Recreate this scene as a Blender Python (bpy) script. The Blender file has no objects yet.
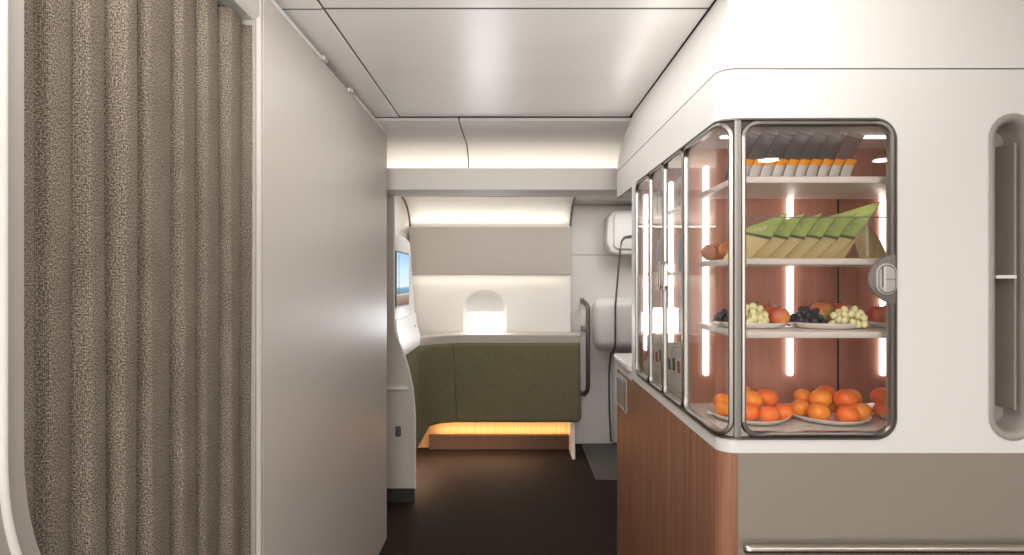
import bpy, bmesh, math, random
from mathutils import Vector, Matrix
PI = math.pi
sc = bpy.context.scene
COL = sc.collection
R = random.Random(7)

# ---------------------------------------------------------------- camera, world, light, exposure
EYE = 1.45
F = 620.0
cd = bpy.data.cameras.new('camera')
cd.sensor_width = 36.0
cd.lens = F / 1024.0 * 36.0
cd.clip_start = 0.02
cam = bpy.data.objects.new('camera', cd)
COL.objects.link(cam)
cam.location = (0, 0, EYE)
cam.rotation_euler = (PI / 2, 0, 0)
sc.camera = cam

w = bpy.data.worlds.new('world')
sc.world = w
w.use_nodes = True
w.node_tree.nodes['Background'].inputs[0].default_value = (1.0, 0.97, 0.93, 1)
w.node_tree.nodes['Background'].inputs[1].default_value = 0.05

sc.view_settings.view_transform = 'Standard'
sc.view_settings.look = 'None'
sc.view_settings.gamma = 1.0
sc.view_settings.use_curve_mapping = False
sc.view_settings.exposure = 0.45
sc.cycles.max_bounces = 10
sc.cycles.diffuse_bounces = 5
sc.cycles.glossy_bounces = 5
sc.cycles.transparent_max_bounces = 32
sc.cycles.sample_clamp_indirect = 4.0
sc.cycles.use_denoising = True
sc.cycles.caustics_reflective = False
sc.cycles.caustics_refractive = False


def area(name, loc, rot, sx, sy, power, col=(1, 0.978, 0.95), spread=PI):
    l = bpy.data.lights.new(name, 'AREA')
    l.shape = 'RECTANGLE'
    l.size = sx
    l.size_y = sy
    l.energy = power
    l.color = col
    l.spread = spread
    o = bpy.data.objects.new(name, l)
    COL.objects.link(o)
    o.location = loc
    o.rotation_euler = rot
    return o


# added fills overhead and behind the camera, the galley downlights, the daylight in the cabin window
area('panel_fill_light', (0.0, -1.2, 2.235), (0, 0, 0), 1.0, 2.0, 24)  # added soft fill over the unseen aisle, paired with the invented panel
area('galley_lamp_light', (1.75, 0.1, 2.235), (0, 0, 0), 1.6, 0.25, 6)
area('rear_fill_light', (0.0, -2.74, 1.2), (PI / 2, 0, 0), 1.2, 1.7, 38, (1, 0.985, 0.96))  # added frontal fill
area('rear_up_fill', (0.0, -0.25, 1.75), (math.radians(118), 0, 0), 0.8, 0.25, 12.5, (1, 0.985, 0.96), math.radians(75))  # added fill aimed up and forward to lift the ceiling, no fixture
area('aisle_fill_light', (-0.05, 1.6, 2.262), (0, 0, 0), 0.7, 2.4, 9)  # added overhead fill for partition and curtain, without a lamp body
area('nook_fill_light', (-0.15, 4.5, 2.08), (0, 0, 0), 1.1, 0.5, 4.0)  # added fill to brighten the nook, no lamp modelled
area('door_fill_light', (1.0, 4.6, 2.08), (0, 0, 0), 0.6, 0.6, 6)  # added fill over the door area, hangs without a fixture
area('window_daylight', (-0.23, 5.27, 1.05), (-PI / 2, 0, 0), 0.26, 0.28, 3, (0.97, 0.98, 1.0))
area('valance_cove_light', (-0.1, 3.865, 2.10), (PI, 0, 0), 1.9, 0.05, 0.45, (1, 0.94, 0.86))
area('locker_cove_light', (-0.19, 5.19, 1.875), (math.radians(205), 0, 0), 1.3, 0.03, 0.8, (1, 0.93, 0.82))
area('locker_under_light', (-0.19, 5.22, 1.462), (math.radians(15), 0, 0), 1.3, 0.03, 0.5, (1, 0.93, 0.82))
area('bench_plinth_light', (-0.08, 5.22, 0.13), (math.radians(150), 0, 0), 1.1, 0.03, 1.5, (1, 0.60, 0.26))
area('bench_under_light', (-0.25, 4.9, 0.27), (math.radians(-5), 0, 0), 0.8, 0.10, 4.5, (1, 0.66, 0.42))
area('bench_side_light', (-0.675, 4.5, 0.27), (0, math.radians(35), 0), 0.04, 0.6, 4.5, (1, 0.64, 0.42))
area('ceiling_edge_light', (0.525, 2.05, 2.10), (0, math.radians(132), 0), 0.07, 2.1, 0.55, (1, 0.97, 0.93))


# ---------------------------------------------------------------- materials
def mat(name, col, rough=0.5, metal=0.0, spec=0.5, coat=0.0, coat_rough=0.05, noise=None, bump=0.0, bump_scale=200, sss=0.0):
    m = bpy.data.materials.new(name)
    m.use_nodes = True
    nt = m.node_tree
    b = nt.nodes['Principled BSDF']
    b.inputs['Base Color'].default_value = (*col, 1)
    b.inputs['Roughness'].default_value = rough
    b.inputs['Metallic'].default_value = metal
    b.inputs['Specular IOR Level'].default_value = spec
    if coat:
        b.inputs['Coat Weight'].default_value = coat
        b.inputs['Coat Roughness'].default_value = coat_rough
    if sss:
        b.inputs['Subsurface Weight'].default_value = sss
        b.inputs['Subsurface Radius'].default_value = (0.01, 0.006, 0.003)
    if noise or bump:
        tc = nt.nodes.new('ShaderNodeTexCoord')
    if noise:
        sc_, col2, vec, lo, hi = noise
        mp = nt.nodes.new('ShaderNodeMapping')
        mp.inputs['Scale'].default_value = vec
        nt.links.new(tc.outputs['Object'], mp.inputs['Vector'])
        n = nt.nodes.new('ShaderNodeTexNoise')
        n.inputs['Scale'].default_value = sc_
        n.inputs['Detail'].default_value = 4
        nt.links.new(mp.outputs['Vector'], n.inputs['Vector'])
        r = nt.nodes.new('ShaderNodeValToRGB')
        r.color_ramp.elements[0].position = lo
        r.color_ramp.elements[1].position = hi
        r.color_ramp.elements[0].color = (*col, 1)
        r.color_ramp.elements[1].color = (*col2, 1)
        nt.links.new(n.outputs['Fac'], r.inputs['Fac'])
        nt.links.new(r.outputs['Color'], b.inputs['Base Color'])
    if bump:
        n2 = nt.nodes.new('ShaderNodeTexNoise')
        n2.inputs['Scale'].default_value = bump_scale
        nt.links.new(tc.outputs['Object'], n2.inputs['Vector'])
        bp = nt.nodes.new('ShaderNodeBump')
        bp.inputs['Strength'].default_value = bump
        bp.inputs['Distance'].default_value = 0.004
        nt.links.new(n2.outputs['Fac'], bp.inputs['Height'])
        nt.links.new(bp.outputs['Normal'], b.inputs['Normal'])
    return m


def emit(name, col, strength):
    m = bpy.data.materials.new(name)
    m.use_nodes = True
    nt = m.node_tree
    nt.nodes.remove(nt.nodes['Principled BSDF'])
    e = nt.nodes.new('ShaderNodeEmission')
    e.inputs[0].default_value = (*col, 1)
    e.inputs[1].default_value = strength
    nt.links.new(e.outputs[0], nt.nodes['Material Output'].inputs[0])
    return m


def glass(name, tint=(0.985, 0.975, 0.97), gain=1.0):
    m = bpy.data.materials.new(name)
    m.use_nodes = True
    nt = m.node_tree
    nt.nodes.remove(nt.nodes['Principled BSDF'])
    t = nt.nodes.new('ShaderNodeBsdfTransparent')
    t.inputs[0].default_value = (*tint, 1)
    g = nt.nodes.new('ShaderNodeBsdfGlossy')
    g.inputs['Roughness'].default_value = 0.02
    g.inputs['Color'].default_value = (1, 1, 1, 1)
    f = nt.nodes.new('ShaderNodeLayerWeight')
    f.inputs['Blend'].default_value = 0.5
    pw = nt.nodes.new('ShaderNodeMath')
    pw.operation = 'POWER'
    pw.inputs[1].default_value = 5.0
    mul = nt.nodes.new('ShaderNodeMath')
    mul.operation = 'MULTIPLY_ADD'
    mul.use_clamp = True
    mul.inputs[1].default_value = 0.75 * gain
    mul.inputs[2].default_value = 0.035 * gain
    mx = nt.nodes.new('ShaderNodeMixShader')
    nt.links.new(f.outputs['Facing'], pw.inputs[0])
    nt.links.new(pw.outputs[0], mul.inputs[0])
    nt.links.new(mul.outputs[0], mx.inputs[0])
    nt.links.new(t.outputs[0], mx.inputs[1])
    nt.links.new(g.outputs[0], mx.inputs[2])
    nt.links.new(mx.outputs[0], nt.nodes['Material Output'].inputs[0])
    return m


def wood(name, c1, c2, rough=0.4, vec=(14, 14, 0.9), coat=0.0):
    m = mat(name, c1, rough, noise=(3.0, c2, vec, 0.3, 0.72), coat=coat)
    return m


def tweed(name):
    m = bpy.data.materials.new(name)
    m.use_nodes = True
    nt = m.node_tree
    N = nt.nodes
    L = nt.links
    b = N['Principled BSDF']
    b.inputs['Roughness'].default_value = 0.95
    b.inputs['Specular IOR Level'].default_value = 0.1
    uv = N.new('ShaderNodeUVMap')
    ch = N.new('ShaderNodeTexChecker')
    ch.inputs['Scale'].default_value = 1.0
    mp = N.new('ShaderNodeMapping')
    mp.inputs['Rotation'].default_value = (0, 0, math.radians(45))
    mp.inputs['Scale'].default_value = (540, 540, 540)
    L.new(uv.outputs[0], mp.inputs[0])
    L.new(mp.outputs[0], ch.inputs['Vector'])
    n = N.new('ShaderNodeTexNoise')
    n.inputs['Scale'].default_value = 330
    n.inputs['Detail'].default_value = 3
    n.inputs['Roughness'].default_value = 0.7
    L.new(uv.outputs[0], n.inputs['Vector'])
    n2 = N.new('ShaderNodeTexNoise')
    n2.inputs['Scale'].default_value = 9
    n2.inputs['Detail'].default_value = 3
    L.new(uv.outputs[0], n2.inputs['Vector'])
    a = N.new('ShaderNodeMath')
    a.operation = 'MULTIPLY_ADD'
    a.inputs[1].default_value = 0.09
    L.new(ch.outputs['Fac'], a.inputs[0])
    L.new(n.outputs['Fac'], a.inputs[2])
    a2 = N.new('ShaderNodeMath')
    a2.operation = 'MULTIPLY_ADD'
    a2.inputs[1].default_value = 0.08
    L.new(n2.outputs['Fac'], a2.inputs[0])
    L.new(a.outputs[0], a2.inputs[2])
    r = N.new('ShaderNodeValToRGB')
    r.color_ramp.elements[0].position = 0.46
    r.color_ramp.elements[0].color = (0.055, 0.041, 0.031, 1)
    r.color_ramp.elements[1].position = 0.79
    r.color_ramp.elements[1].color = (0.50, 0.43, 0.35, 1)
    e = r.color_ramp.elements.new(0.59)
    e.color = (0.175, 0.142, 0.112, 1)
    L.new(a2.outputs[0], r.inputs[0])
    L.new(r.outputs[0], b.inputs['Base Color'])
    bp = N.new('ShaderNodeBump')
    bp.inputs['Strength'].default_value = 0.5
    bp.inputs['Distance'].default_value = 0.002
    L.new(a.outputs[0], bp.inputs['Height'])
    L.new(bp.outputs[0], b.inputs['Normal'])
    return m


M = {}
M['white'] = mat('white_laminate', (0.76, 0.74, 0.715), 0.42)
M['cream'] = mat('cream_wall_paint', (0.74, 0.70, 0.655), 0.5)
M['warmwhite'] = mat('warm_white_lining', (0.80, 0.77, 0.73), 0.5)
M['partition'] = mat('satin_partition_laminate', (0.55, 0.505, 0.46), 0.42, spec=0.45)
M['jamb'] = mat('beige_jamb_laminate', (0.36, 0.325, 0.295), 0.42)
M['ceiling'] = mat('satin_ceiling_panel', (0.84, 0.81, 0.775), 0.36, spec=0.6, coat=0.6, coat_rough=0.3, noise=(1.3, (0.88, 0.85, 0.815), (1.2, 3.5, 1), 0.35, 0.7), bump=0.12, bump_scale=4)
M['beige'] = mat('beige_locker_panel', (0.47, 0.415, 0.365), 0.55)
M['taupe'] = mat('taupe_lower_panel', (0.27, 0.23, 0.195), 0.45)
M['console'] = mat('grey_console_panel', (0.56, 0.51, 0.46), 0.5)
M['recess'] = mat('taupe_recess_shell', (0.34, 0.30, 0.27), 0.4)
M['dark'] = mat('dark_shadow_gap', (0.03, 0.026, 0.023), 0.7)
M['seam'] = mat('grey_panel_seam', (0.10, 0.09, 0.08), 0.6)
M['steel'] = mat('brushed_steel', (0.30, 0.28, 0.26), 0.34, metal=1.0)
M['champagne'] = mat('champagne_metal', (0.62, 0.55, 0.49), 0.28, metal=1.0)
M['chrome'] = mat('polished_metal', (0.78, 0.75, 0.72), 0.12, metal=1.0)
M['platemetal'] = mat('latch_plate_metal', (0.16, 0.145, 0.13), 0.45)
M['postmetal'] = mat('satin_post_metal', (0.27, 0.25, 0.23), 0.5, metal=0.8)
M['greymetal'] = mat('dark_grey_metal', (0.15, 0.135, 0.12), 0.4, metal=0.6)
M['latch'] = mat('grey_latch_plastic', (0.44, 0.415, 0.39), 0.35)
M['wood'] = wood('red_walnut_veneer', (0.18, 0.073, 0.041), (0.38, 0.18, 0.105), 0.42, vec=(24, 24, 0.7))
M['woodin'] = wood('case_walnut_lining', (0.43, 0.19, 0.13), (0.54, 0.26, 0.185), 0.45)
M['oak'] = wood('oak_plinth_veneer', (0.42, 0.25, 0.12), (0.55, 0.35, 0.18), 0.5, vec=(30, 30, 1))
M['darkwood'] = wood('brown_plinth_veneer', (0.065, 0.036, 0.025), (0.085, 0.05, 0.034), 0.6, vec=(20, 20, 1))
M['carpet'] = mat('dark_brown_carpet', (0.016, 0.0115, 0.0095), 0.85, spec=0.15, noise=(40, (0.024, 0.017, 0.014), (1, 1, 1), 0.3, 0.7), bump=0.3, bump_scale=400)
M['mat'] = mat('charcoal_threshold_plate', (0.075, 0.07, 0.066), 0.6)
M['green'] = mat('moss_green_upholstery', (0.135, 0.122, 0.070), 0.9, spec=0.15, noise=(60, (0.175, 0.158, 0.092), (1, 1, 1), 0.3, 0.7), bump=0.25, bump_scale=500)
M['tweed'] = tweed('tweed_curtain_weave')
M['glass'] = glass('clear_case_glass', gain=1.0)
M['acrylic'] = glass('acrylic_guard', (0.96, 0.96, 0.945), 2.2)
M['led'] = emit('led_strip_light', (1.0, 0.93, 0.88), 3.4)
M['ledtop'] = emit('case_ceiling_light', (1.0, 0.94, 0.89), 4.0)
M['ledwarm'] = emit('warm_cove_light', (1.0, 0.90, 0.78), 2.0)
M['ledamber'] = emit('amber_plinth_light', (1.0, 0.55, 0.2), 5.0)
M['lamp'] = emit('downlight_lens', (1.0, 0.95, 0.9), 26.0)
M['fillpanel'] = emit('fill_panel_glow', (1.0, 0.95, 0.9), 2.0)  # glow of the invented fill panel behind the camera
M['pane'] = emit('daylight_window_pane', (0.98, 0.985, 1.0), 2.6)
M['plate'] = mat('white_glazed_plate', (0.82, 0.79, 0.76), 0.2, coat=0.4)
M['shelf'] = mat('pale_case_shelf', (0.72, 0.66, 0.60), 0.35)
M['apricot'] = mat('apricot_skin', (0.90, 0.22, 0.02), 0.42, noise=(14, (0.95, 0.34, 0.03), (1, 1, 1), 0.3, 0.7), sss=0.1)
M['apricot_red'] = mat('blushed_apricot_skin', (0.86, 0.10, 0.015), 0.42, noise=(14, (0.93, 0.24, 0.03), (1, 1, 1), 0.3, 0.7), sss=0.1)
M['apple'] = mat('red_yellow_apple_skin', (0.50, 0.03, 0.02), 0.3, noise=(16, (0.78, 0.36, 0.10), (1, 1, 0.4), 0.42, 0.72))
M['mango'] = mat('mango_skin', (0.70, 0.14, 0.03), 0.35, noise=(12, (0.45, 0.38, 0.08), (1, 1, 0.6), 0.4, 0.65))
M['grape'] = mat('green_grape_skin', (0.82, 0.78, 0.42), 0.25, sss=0.3, noise=(30, (0.86, 0.83, 0.52), (1, 1, 1), 0.3, 0.7))
M['blackgrape'] = mat('black_grape_skin', (0.018, 0.014, 0.022), 0.4, noise=(40, (0.05, 0.045, 0.065), (1, 1, 1), 0.4, 0.7))
M['stalk'] = mat('brown_fruit_stalk', (0.12, 0.08, 0.03), 0.7)
M['silver'] = mat('silver_grey_foil', (0.42, 0.40, 0.39), 0.30, metal=0.75)
M['packwhite'] = mat('white_grey_sachet_paper', (0.62, 0.585, 0.56), 0.5)
M['orange'] = mat('orange_seal', (0.90, 0.36, 0.02), 0.45)
M['kraft'] = mat('tan_sandwich_wrap', (0.66, 0.52, 0.22), 0.5, noise=(8, (0.74, 0.61, 0.30), (1, 1, 1), 0.3, 0.7))
M['lime'] = mat('green_label_paper', (0.28, 0.43, 0.07), 0.5, noise=(9, (0.50, 0.60, 0.17), (1, 1, 1), 0.35, 0.7))
M['limepale'] = mat('pale_green_label_paper', (0.52, 0.62, 0.16), 0.5)
M['darkgreen'] = mat('dark_green_band', (0.035, 0.05, 0.012), 0.6)
M['pastry'] = mat('brown_glazed_pastry', (0.36, 0.10, 0.025), 0.35, noise=(25, (0.62, 0.25, 0.07), (1, 1, 1), 0.35, 0.7), bump=0.5, bump_scale=45)
M['paper'] = mat('white_packet_paper', (0.78, 0.75, 0.72), 0.5)
M['redpaper'] = mat('red_packet_paper', (0.45, 0.05, 0.04), 0.5)
M['navypaper'] = mat('navy_packet_paper', (0.05, 0.06, 0.10), 0.5)
M['blue'] = mat('blue_bottle_plastic', (0.16, 0.30, 0.42), 0.2)
M['ink'] = mat('white_script_ink', (0.85, 0.85, 0.78), 0.6)
M['inkdark'] = mat('dark_script_ink', (0.03, 0.03, 0.02), 0.6)
M['bezel'] = mat('screen_bezel', (0.10, 0.10, 0.11), 0.3)


def screen_mat():
    m = bpy.data.materials.new('beach_view_screen')
    m.use_nodes = True
    nt = m.node_tree
    N = nt.nodes
    L = nt.links
    N.remove(N['Principled BSDF'])
    tc = N.new('ShaderNodeUVMap')
    sp = N.new('ShaderNodeSeparateXYZ')
    L.new(tc.outputs[0], sp.inputs[0])
    n = N.new('ShaderNodeTexNoise')
    n.inputs['Scale'].default_value = 5
    L.new(tc.outputs[0], n.inputs['Vector'])
    a = N.new('ShaderNodeMath')
    a.operation = 'MULTIPLY_ADD'
    a.inputs[1].default_value = 0.03
    L.new(n.outputs['Fac'], a.inputs[0])
    L.new(sp.outputs['Y'], a.inputs[2])
    r = N.new('ShaderNodeValToRGB')
    el = r.color_ramp.elements
    el[0].position = 0.0
    el[0].color = (0.16, 0.11, 0.08, 1)
    el[1].position = 1.0
    el[1].color = (0.30, 0.50, 0.72, 1)
    for p, c in ((0.20, (0.36, 0.27, 0.20)), (0.225, (0.55, 0.55, 0.52)), (0.25, (0.13, 0.24, 0.32)), (0.35, (0.22, 0.36, 0.46)), (0.37, (0.62, 0.72, 0.80)), (0.7, (0.50, 0.66, 0.82))):
        e = el.new(p)
        e.color = (*c, 1)
    L.new(a.outputs[0], r.inputs[0])
    e = N.new('ShaderNodeEmission')
    e.inputs[1].default_value = 1.0
    L.new(r.outputs[0], e.inputs[0])
    L.new(e.outputs[0], N['Material Output'].inputs[0])
    return m


M['screen'] = screen_mat()
M['palmtrunk'] = emit('screen_picture_trunk', (0.10, 0.11, 0.12), 1.0)

# ---------------------------------------------------------------- builders
ORG = {}


def thing(name, label, cat, loc=(0, 0, 0), group=None, kind=None):
    o = bpy.data.objects.new(name, None)
    o.empty_display_size = 0.05
    COL.objects.link(o)
    o.location = loc
    o['label'] = label
    o['category'] = cat
    if group:
        o['group'] = group
    if kind:
        o['kind'] = kind
    ORG[o.name] = Vector(loc)
    return o


def tag(o, label=None, cat=None, group=None, kind=None):
    if label:
        o['label'] = label
    if cat:
        o['category'] = cat
    if group:
        o['group'] = group
    if kind:
        o['kind'] = kind
    return o


def obj(name, b, m, parent=None, smooth=None, label=None):
    """link the bmesh as one mesh object; its coordinates are world coordinates (a parented one is shifted to its thing's origin)"""
    org = ORG[parent.name] if parent else Vector((0, 0, 0))
    if parent:
        bmesh.ops.translate(b, verts=b.verts, vec=-org)
        base = org
    else:
        lo = Vector((min(v.co.x for v in b.verts), min(v.co.y for v in b.verts), min(v.co.z for v in b.verts)))
        hi = Vector((max(v.co.x for v in b.verts), max(v.co.y for v in b.verts), max(v.co.z for v in b.verts)))
        base = Vector(((lo.x + hi.x) / 2, (lo.y + hi.y) / 2, lo.z))
        bmesh.ops.translate(b, verts=b.verts, vec=-base)
    me = bpy.data.meshes.new(name)
    b.normal_update()
    b.to_mesh(me)
    b.free()
    me.materials.append(m if not isinstance(m, str) else M[m])
    o = bpy.data.objects.new(name, me)
    COL.objects.link(o)
    if parent:
        o.parent = parent
        ORG[o.name] = org
    else:
        o.location = base
        ORG[o.name] = base
    if smooth is not None:
        for p in me.polygons:
            p.use_smooth = True
        if smooth < 180:
            me.set_sharp_from_angle(angle=math.radians(smooth))
    if label:
        o['label'] = label
    return o


def new():
    return bmesh.new()


def box(b, x0, x1, y0, y1, z0, z1, bev=0.0, seg=2):
    r = bmesh.ops.create_cube(b, size=1.0)
    vs = r['verts']
    for v in vs:
        v.co = Vector(((x0 + x1) / 2 + v.co.x * (x1 - x0), (y0 + y1) / 2 + v.co.y * (y1 - y0), (z0 + z1) / 2 + v.co.z * (z1 - z0)))
    if bev:
        es = list({e for v in vs for e in v.link_edges})
        bmesh.ops.bevel(b, geom=es, offset=bev, segments=seg, affect='EDGES', profile=0.5)
    return b


def bx(*a, **k):
    return box(new(), *a, **k)


def prism(pts, axis, a0, a1, bev=0.0, seg=2):
    """extrude a 2-D outline along an axis: axis 'x' takes (y,z), 'y' takes (x,z), 'z' takes (x,y)"""
    b = new()

    def P(p, a):
        return {'x': (a, p[0], p[1]), 'y': (p[0], a, p[1]), 'z': (p[0], p[1], a)}[axis]
    v0 = [b.verts.new(P(p, a0)) for p in pts]
    v1 = [b.verts.new(P(p, a1)) for p in pts]
    f0 = b.faces.new(v0)
    f1 = b.faces.new(v1[::-1])
    n = len(pts)
    for i in range(n):
        j = (i + 1) % n
        b.faces.new((v0[j], v0[i], v1[i], v1[j]))
    bmesh.ops.recalc_face_normals(b, faces=b.faces)
    if bev:
        es = list(f0.edges) + list(f1.edges)
        bmesh.ops.bevel(b, geom=es, offset=bev, segments=seg, affect='EDGES', profile=0.5)
    return b


def rrect(x0, x1, y0, y1, r, n=6):
    pts = []
    for cx, cy, a in ((x1 - r, y0 + r, -90), (x1 - r, y1 - r, 0), (x0 + r, y1 - r, 90), (x0 + r, y0 + r, 180)):
        for k in range(n + 1):
            t = math.radians(a + 90.0 * k / n)
            pts.append((cx + r * math.cos(t), cy + r * math.sin(t)))
    return pts


def tube(b, pts, r, seg=10, closed=False, cap=True):
    pts = [Vector(p) for p in pts]
    n = len(pts)
    rings = []
    up = None
    for i, p in enumerate(pts):
        if closed:
            t = (pts[(i + 1) % n] - pts[i - 1]).normalized()
        else:
            t = (pts[min(i + 1, n - 1)] - pts[max(i - 1, 0)]).normalized()
        if up is None:
            up = Vector((0, 0, 1)) if abs(t.z) < 0.9 else Vector((1, 0, 0))
        s = t.cross(up).normalized()
        up = s.cross(t).normalized()
        rr = r[i] if isinstance(r, (list, tuple)) else r
        rings.append([b.verts.new(p + (s * math.cos(2 * PI * k / seg) + up * math.sin(2 * PI * k / seg)) * rr) for k in range(seg)])
    for i in range(n if closed else n - 1):
        a, c = rings[i], rings[(i + 1) % n]
        for k in range(seg):
            b.faces.new((a[k], a[(k + 1) % seg], c[(k + 1) % seg], c[k]))
    if cap and not closed:
        b.faces.new(rings[0][::-1])
        b.faces.new(rings[-1])
    bmesh.ops.recalc_face_normals(b, faces=b.faces)
    return b


def lathe(b, prof, c, seg=32, sx=1.0, sy=1.0):
    rings = []
    for r, z in prof:
        if r < 1e-6:
            rings.append([b.verts.new((c[0], c[1], c[2] + z))])
        else:
            rings.append([b.verts.new((c[0] + sx * r * math.cos(2 * PI * k / seg), c[1] + sy * r * math.sin(2 * PI * k / seg), c[2] + z)) for k in range(seg)])
    for i in range(len(rings) - 1):
        a, d = rings[i], rings[i + 1]
        for k in range(seg):
            q = []
            for ring, kk in ((a, k), (a, k + 1), (d, k + 1), (d, k)):
                v = ring[0] if len(ring) == 1 else ring[kk % seg]
                if v not in q:
                    q.append(v)
            if len(q) > 2:
                b.faces.new(q)
    bmesh.ops.recalc_face_normals(b, faces=b.faces)
    return b


def grid(b, fn, us, vs):
    """open sheet fn(u,v)"""
    V = [[b.verts.new(fn(u, v)) for v in vs] for u in us]
    for i in range(len(us) - 1):
        for j in range(len(vs) - 1):
            b.faces.new((V[i][j], V[i + 1][j], V[i + 1][j + 1], V[i][j + 1]))
    return b


def thicken(b, t):
    bmesh.ops.recalc_face_normals(b, faces=b.faces)
    bmesh.ops.solidify(b, geom=list(b.faces), thickness=t)
    bmesh.ops.recalc_face_normals(b, faces=b.faces)
    return b


def thick_in(b, t):
    """give an open, consistently wound sheet a thickness behind its faces"""
    b.normal_update()
    old = list(b.verts)
    faces = list(b.faces)
    bnd = [e for e in b.edges if len(e.link_faces) == 1]
    nv = {v: b.verts.new(v.co - v.normal * t) for v in old}
    for f in faces:
        b.faces.new([nv[v] for v in reversed(f.verts)])
    for e in bnd:
        lp = e.link_loops[0]
        p, q = lp.vert, lp.link_loop_next.vert
        b.faces.new((q, p, nv[p], nv[q]))
    return b


def ball(b, c, rx, ry, rz, u=16, v=10, fn=None):
    r = bmesh.ops.create_uvsphere(b, u_segments=u, v_segments=v, radius=1.0)
    for q in r['verts']:
        p = q.co.copy()
        if fn:
            p = fn(p)
        q.co = Vector((c[0] + p.x * rx, c[1] + p.y * ry, c[2] + p.z * rz))
    return b


def lin(a, c, n):
    return [a + (c - a) * i / (n - 1) for i in range(n)]


def structure(name, b, m, label=None, smooth=None):
    o = obj(name, b, m, smooth=smooth)
    o['kind'] = 'structure'
    if label:
        o['label'] = label
    return o


def dup(root, loc, label, group=None, rotz=None):
    r = root.copy()
    COL.objects.link(r)
    r.location = loc
    if rotz is not None:
        r.rotation_euler = (0, 0, rotz)
    r['label'] = label
    if group:
        r['group'] = group
    for ch in list(root.children):
        c = ch.copy()
        COL.objects.link(c)
        c.parent = r
        for g in list(ch.children):
            d = g.copy()
            COL.objects.link(d)
            d.parent = c
    return r


# ---------------------------------------------------------------- the setting
CZ = 2.27
structure('floor', bx(-2.2, 3.4, -2.9, 5.62, -0.06, 0.0), 'carpet', 'dark brown cabin carpet')
# ceiling: main panels with narrow dark seams between them
b = new()
box(b, -0.572, 0.60, 1.893, 3.16, CZ, CZ + 0.03, 0.003)
ceil = structure('ceiling', b, 'ceiling', 'satin beige aisle ceiling panel')
structure('ceiling_front', box(new(), -0.572, 0.60, -0.2, 1.887, CZ, CZ + 0.03, 0.003), 'ceiling', 'satin ceiling panel nearer the camera')
structure('ceiling_left', box(new(), -1.1, -0.578, -2.8, 3.16, CZ - 0.002, CZ + 0.03, 0.002), 'ceiling', 'narrow ceiling strip along the left partition')
b = new()
CV = [(3.164, CZ - 0.02), (3.4, CZ - 0.02), (3.66, CZ - 0.02)] + [(3.66 + 0.24 * math.sin(t), CZ - 0.02 - 0.16 * (1 - math.cos(t))) for t in lin(0.12, PI / 2, 12)] + [(3.90, 2.045)]
CV = CV + [(y + 0.02, z + 0.02) for y, z in reversed(CV)]
for x0, x1 in ((-1.1, -0.2755), (-0.2685, 1.9)):
    q = prism(CV, 'x', x0, x1)
    tmp = bpy.data.meshes.new('tmp')
    q.to_mesh(tmp)
    q.free()
    b.from_mesh(tmp)
    bpy.data.meshes.remove(tmp)
structure('ceiling_rear', b, 'warmwhite', 'lower ceiling panels curving down into the cove', smooth=30)
b = new()
box(b, -0.5785, -0.5715, -0.2, 3.16, CZ + 0.0005, CZ + 0.02)
box(b, -1.1, 0.60, 1.886, 1.894, CZ - 0.0005, CZ + 0.02)
box(b, -0.70, -0.578, 1.8865, 1.8935, CZ - 0.0025, CZ + 0.02)
structure('trim_4', b, 'seam', 'narrow dark seams between the ceiling panels')
structure('ceiling_void', bx(-2.2, 3.4, -2.9, 5.62, CZ + 0.05, CZ + 0.1), 'dark')
b = new()
box(b, 0.604, 3.3, -2.8, 1.66, CZ, CZ + 0.03, 0.003)
structure('ceiling_galley', b, 'warmwhite')
structure('ceiling_back', bx(-0.572, 0.60, -2.8, -0.21, CZ, CZ + 0.03), 'warmwhite')
# cove end wall, valance beam, nook soffit
b = new()
box(b, -1.1, 1.9, 3.75, 3.79, 1.98, 2.112, 0.004)
structure('trim_1', b, 'cream', 'flat cream valance beam across the aisle end')
b = new()
box(b, -1.1, 1.9, 3.79, 4.02, 1.98, 2.0, 0.0)
box(b, -1.1, 1.9, 4.0, 4.02, 2.0, 2.09)
box(b, -1.1, 0.50, 4.02, 4.93, 2.085, 2.11)
box(b, 0.50, 1.9, 4.02, 5.6, 2.085, 2.11)
structure('ceiling_nook', b, 'cream')
# side walls
b = new()
box(b, -0.78, -0.72, -2.8, 0.82, 0, CZ)
structure('wall_left', b, 'cream')
structure('wall_back', bx(-1.2, 3.4, -2.86, -2.8, 0, CZ + 0.05), 'cream')
structure('wall_galley', bx(3.3, 3.36, -2.8, 5.6, 0, CZ + 0.05), 'cream')
b = new()
box(b, -0.95, -0.87, 4.0, 5.5, 0, 2.10)
box(b, -1.10, -1.04, 0.8, 4.05, 0, CZ)
structure('wall_nook', b, 'cream')
structure('wall_outer', bx(0.498, 3.3, 5.42, 5.5, 0, 2.10), 'warmwhite', 'white panelled wall by the cabin door')

# far cabin wall with the curved cove lining
WX, WZ = -0.23, 1.06


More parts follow.
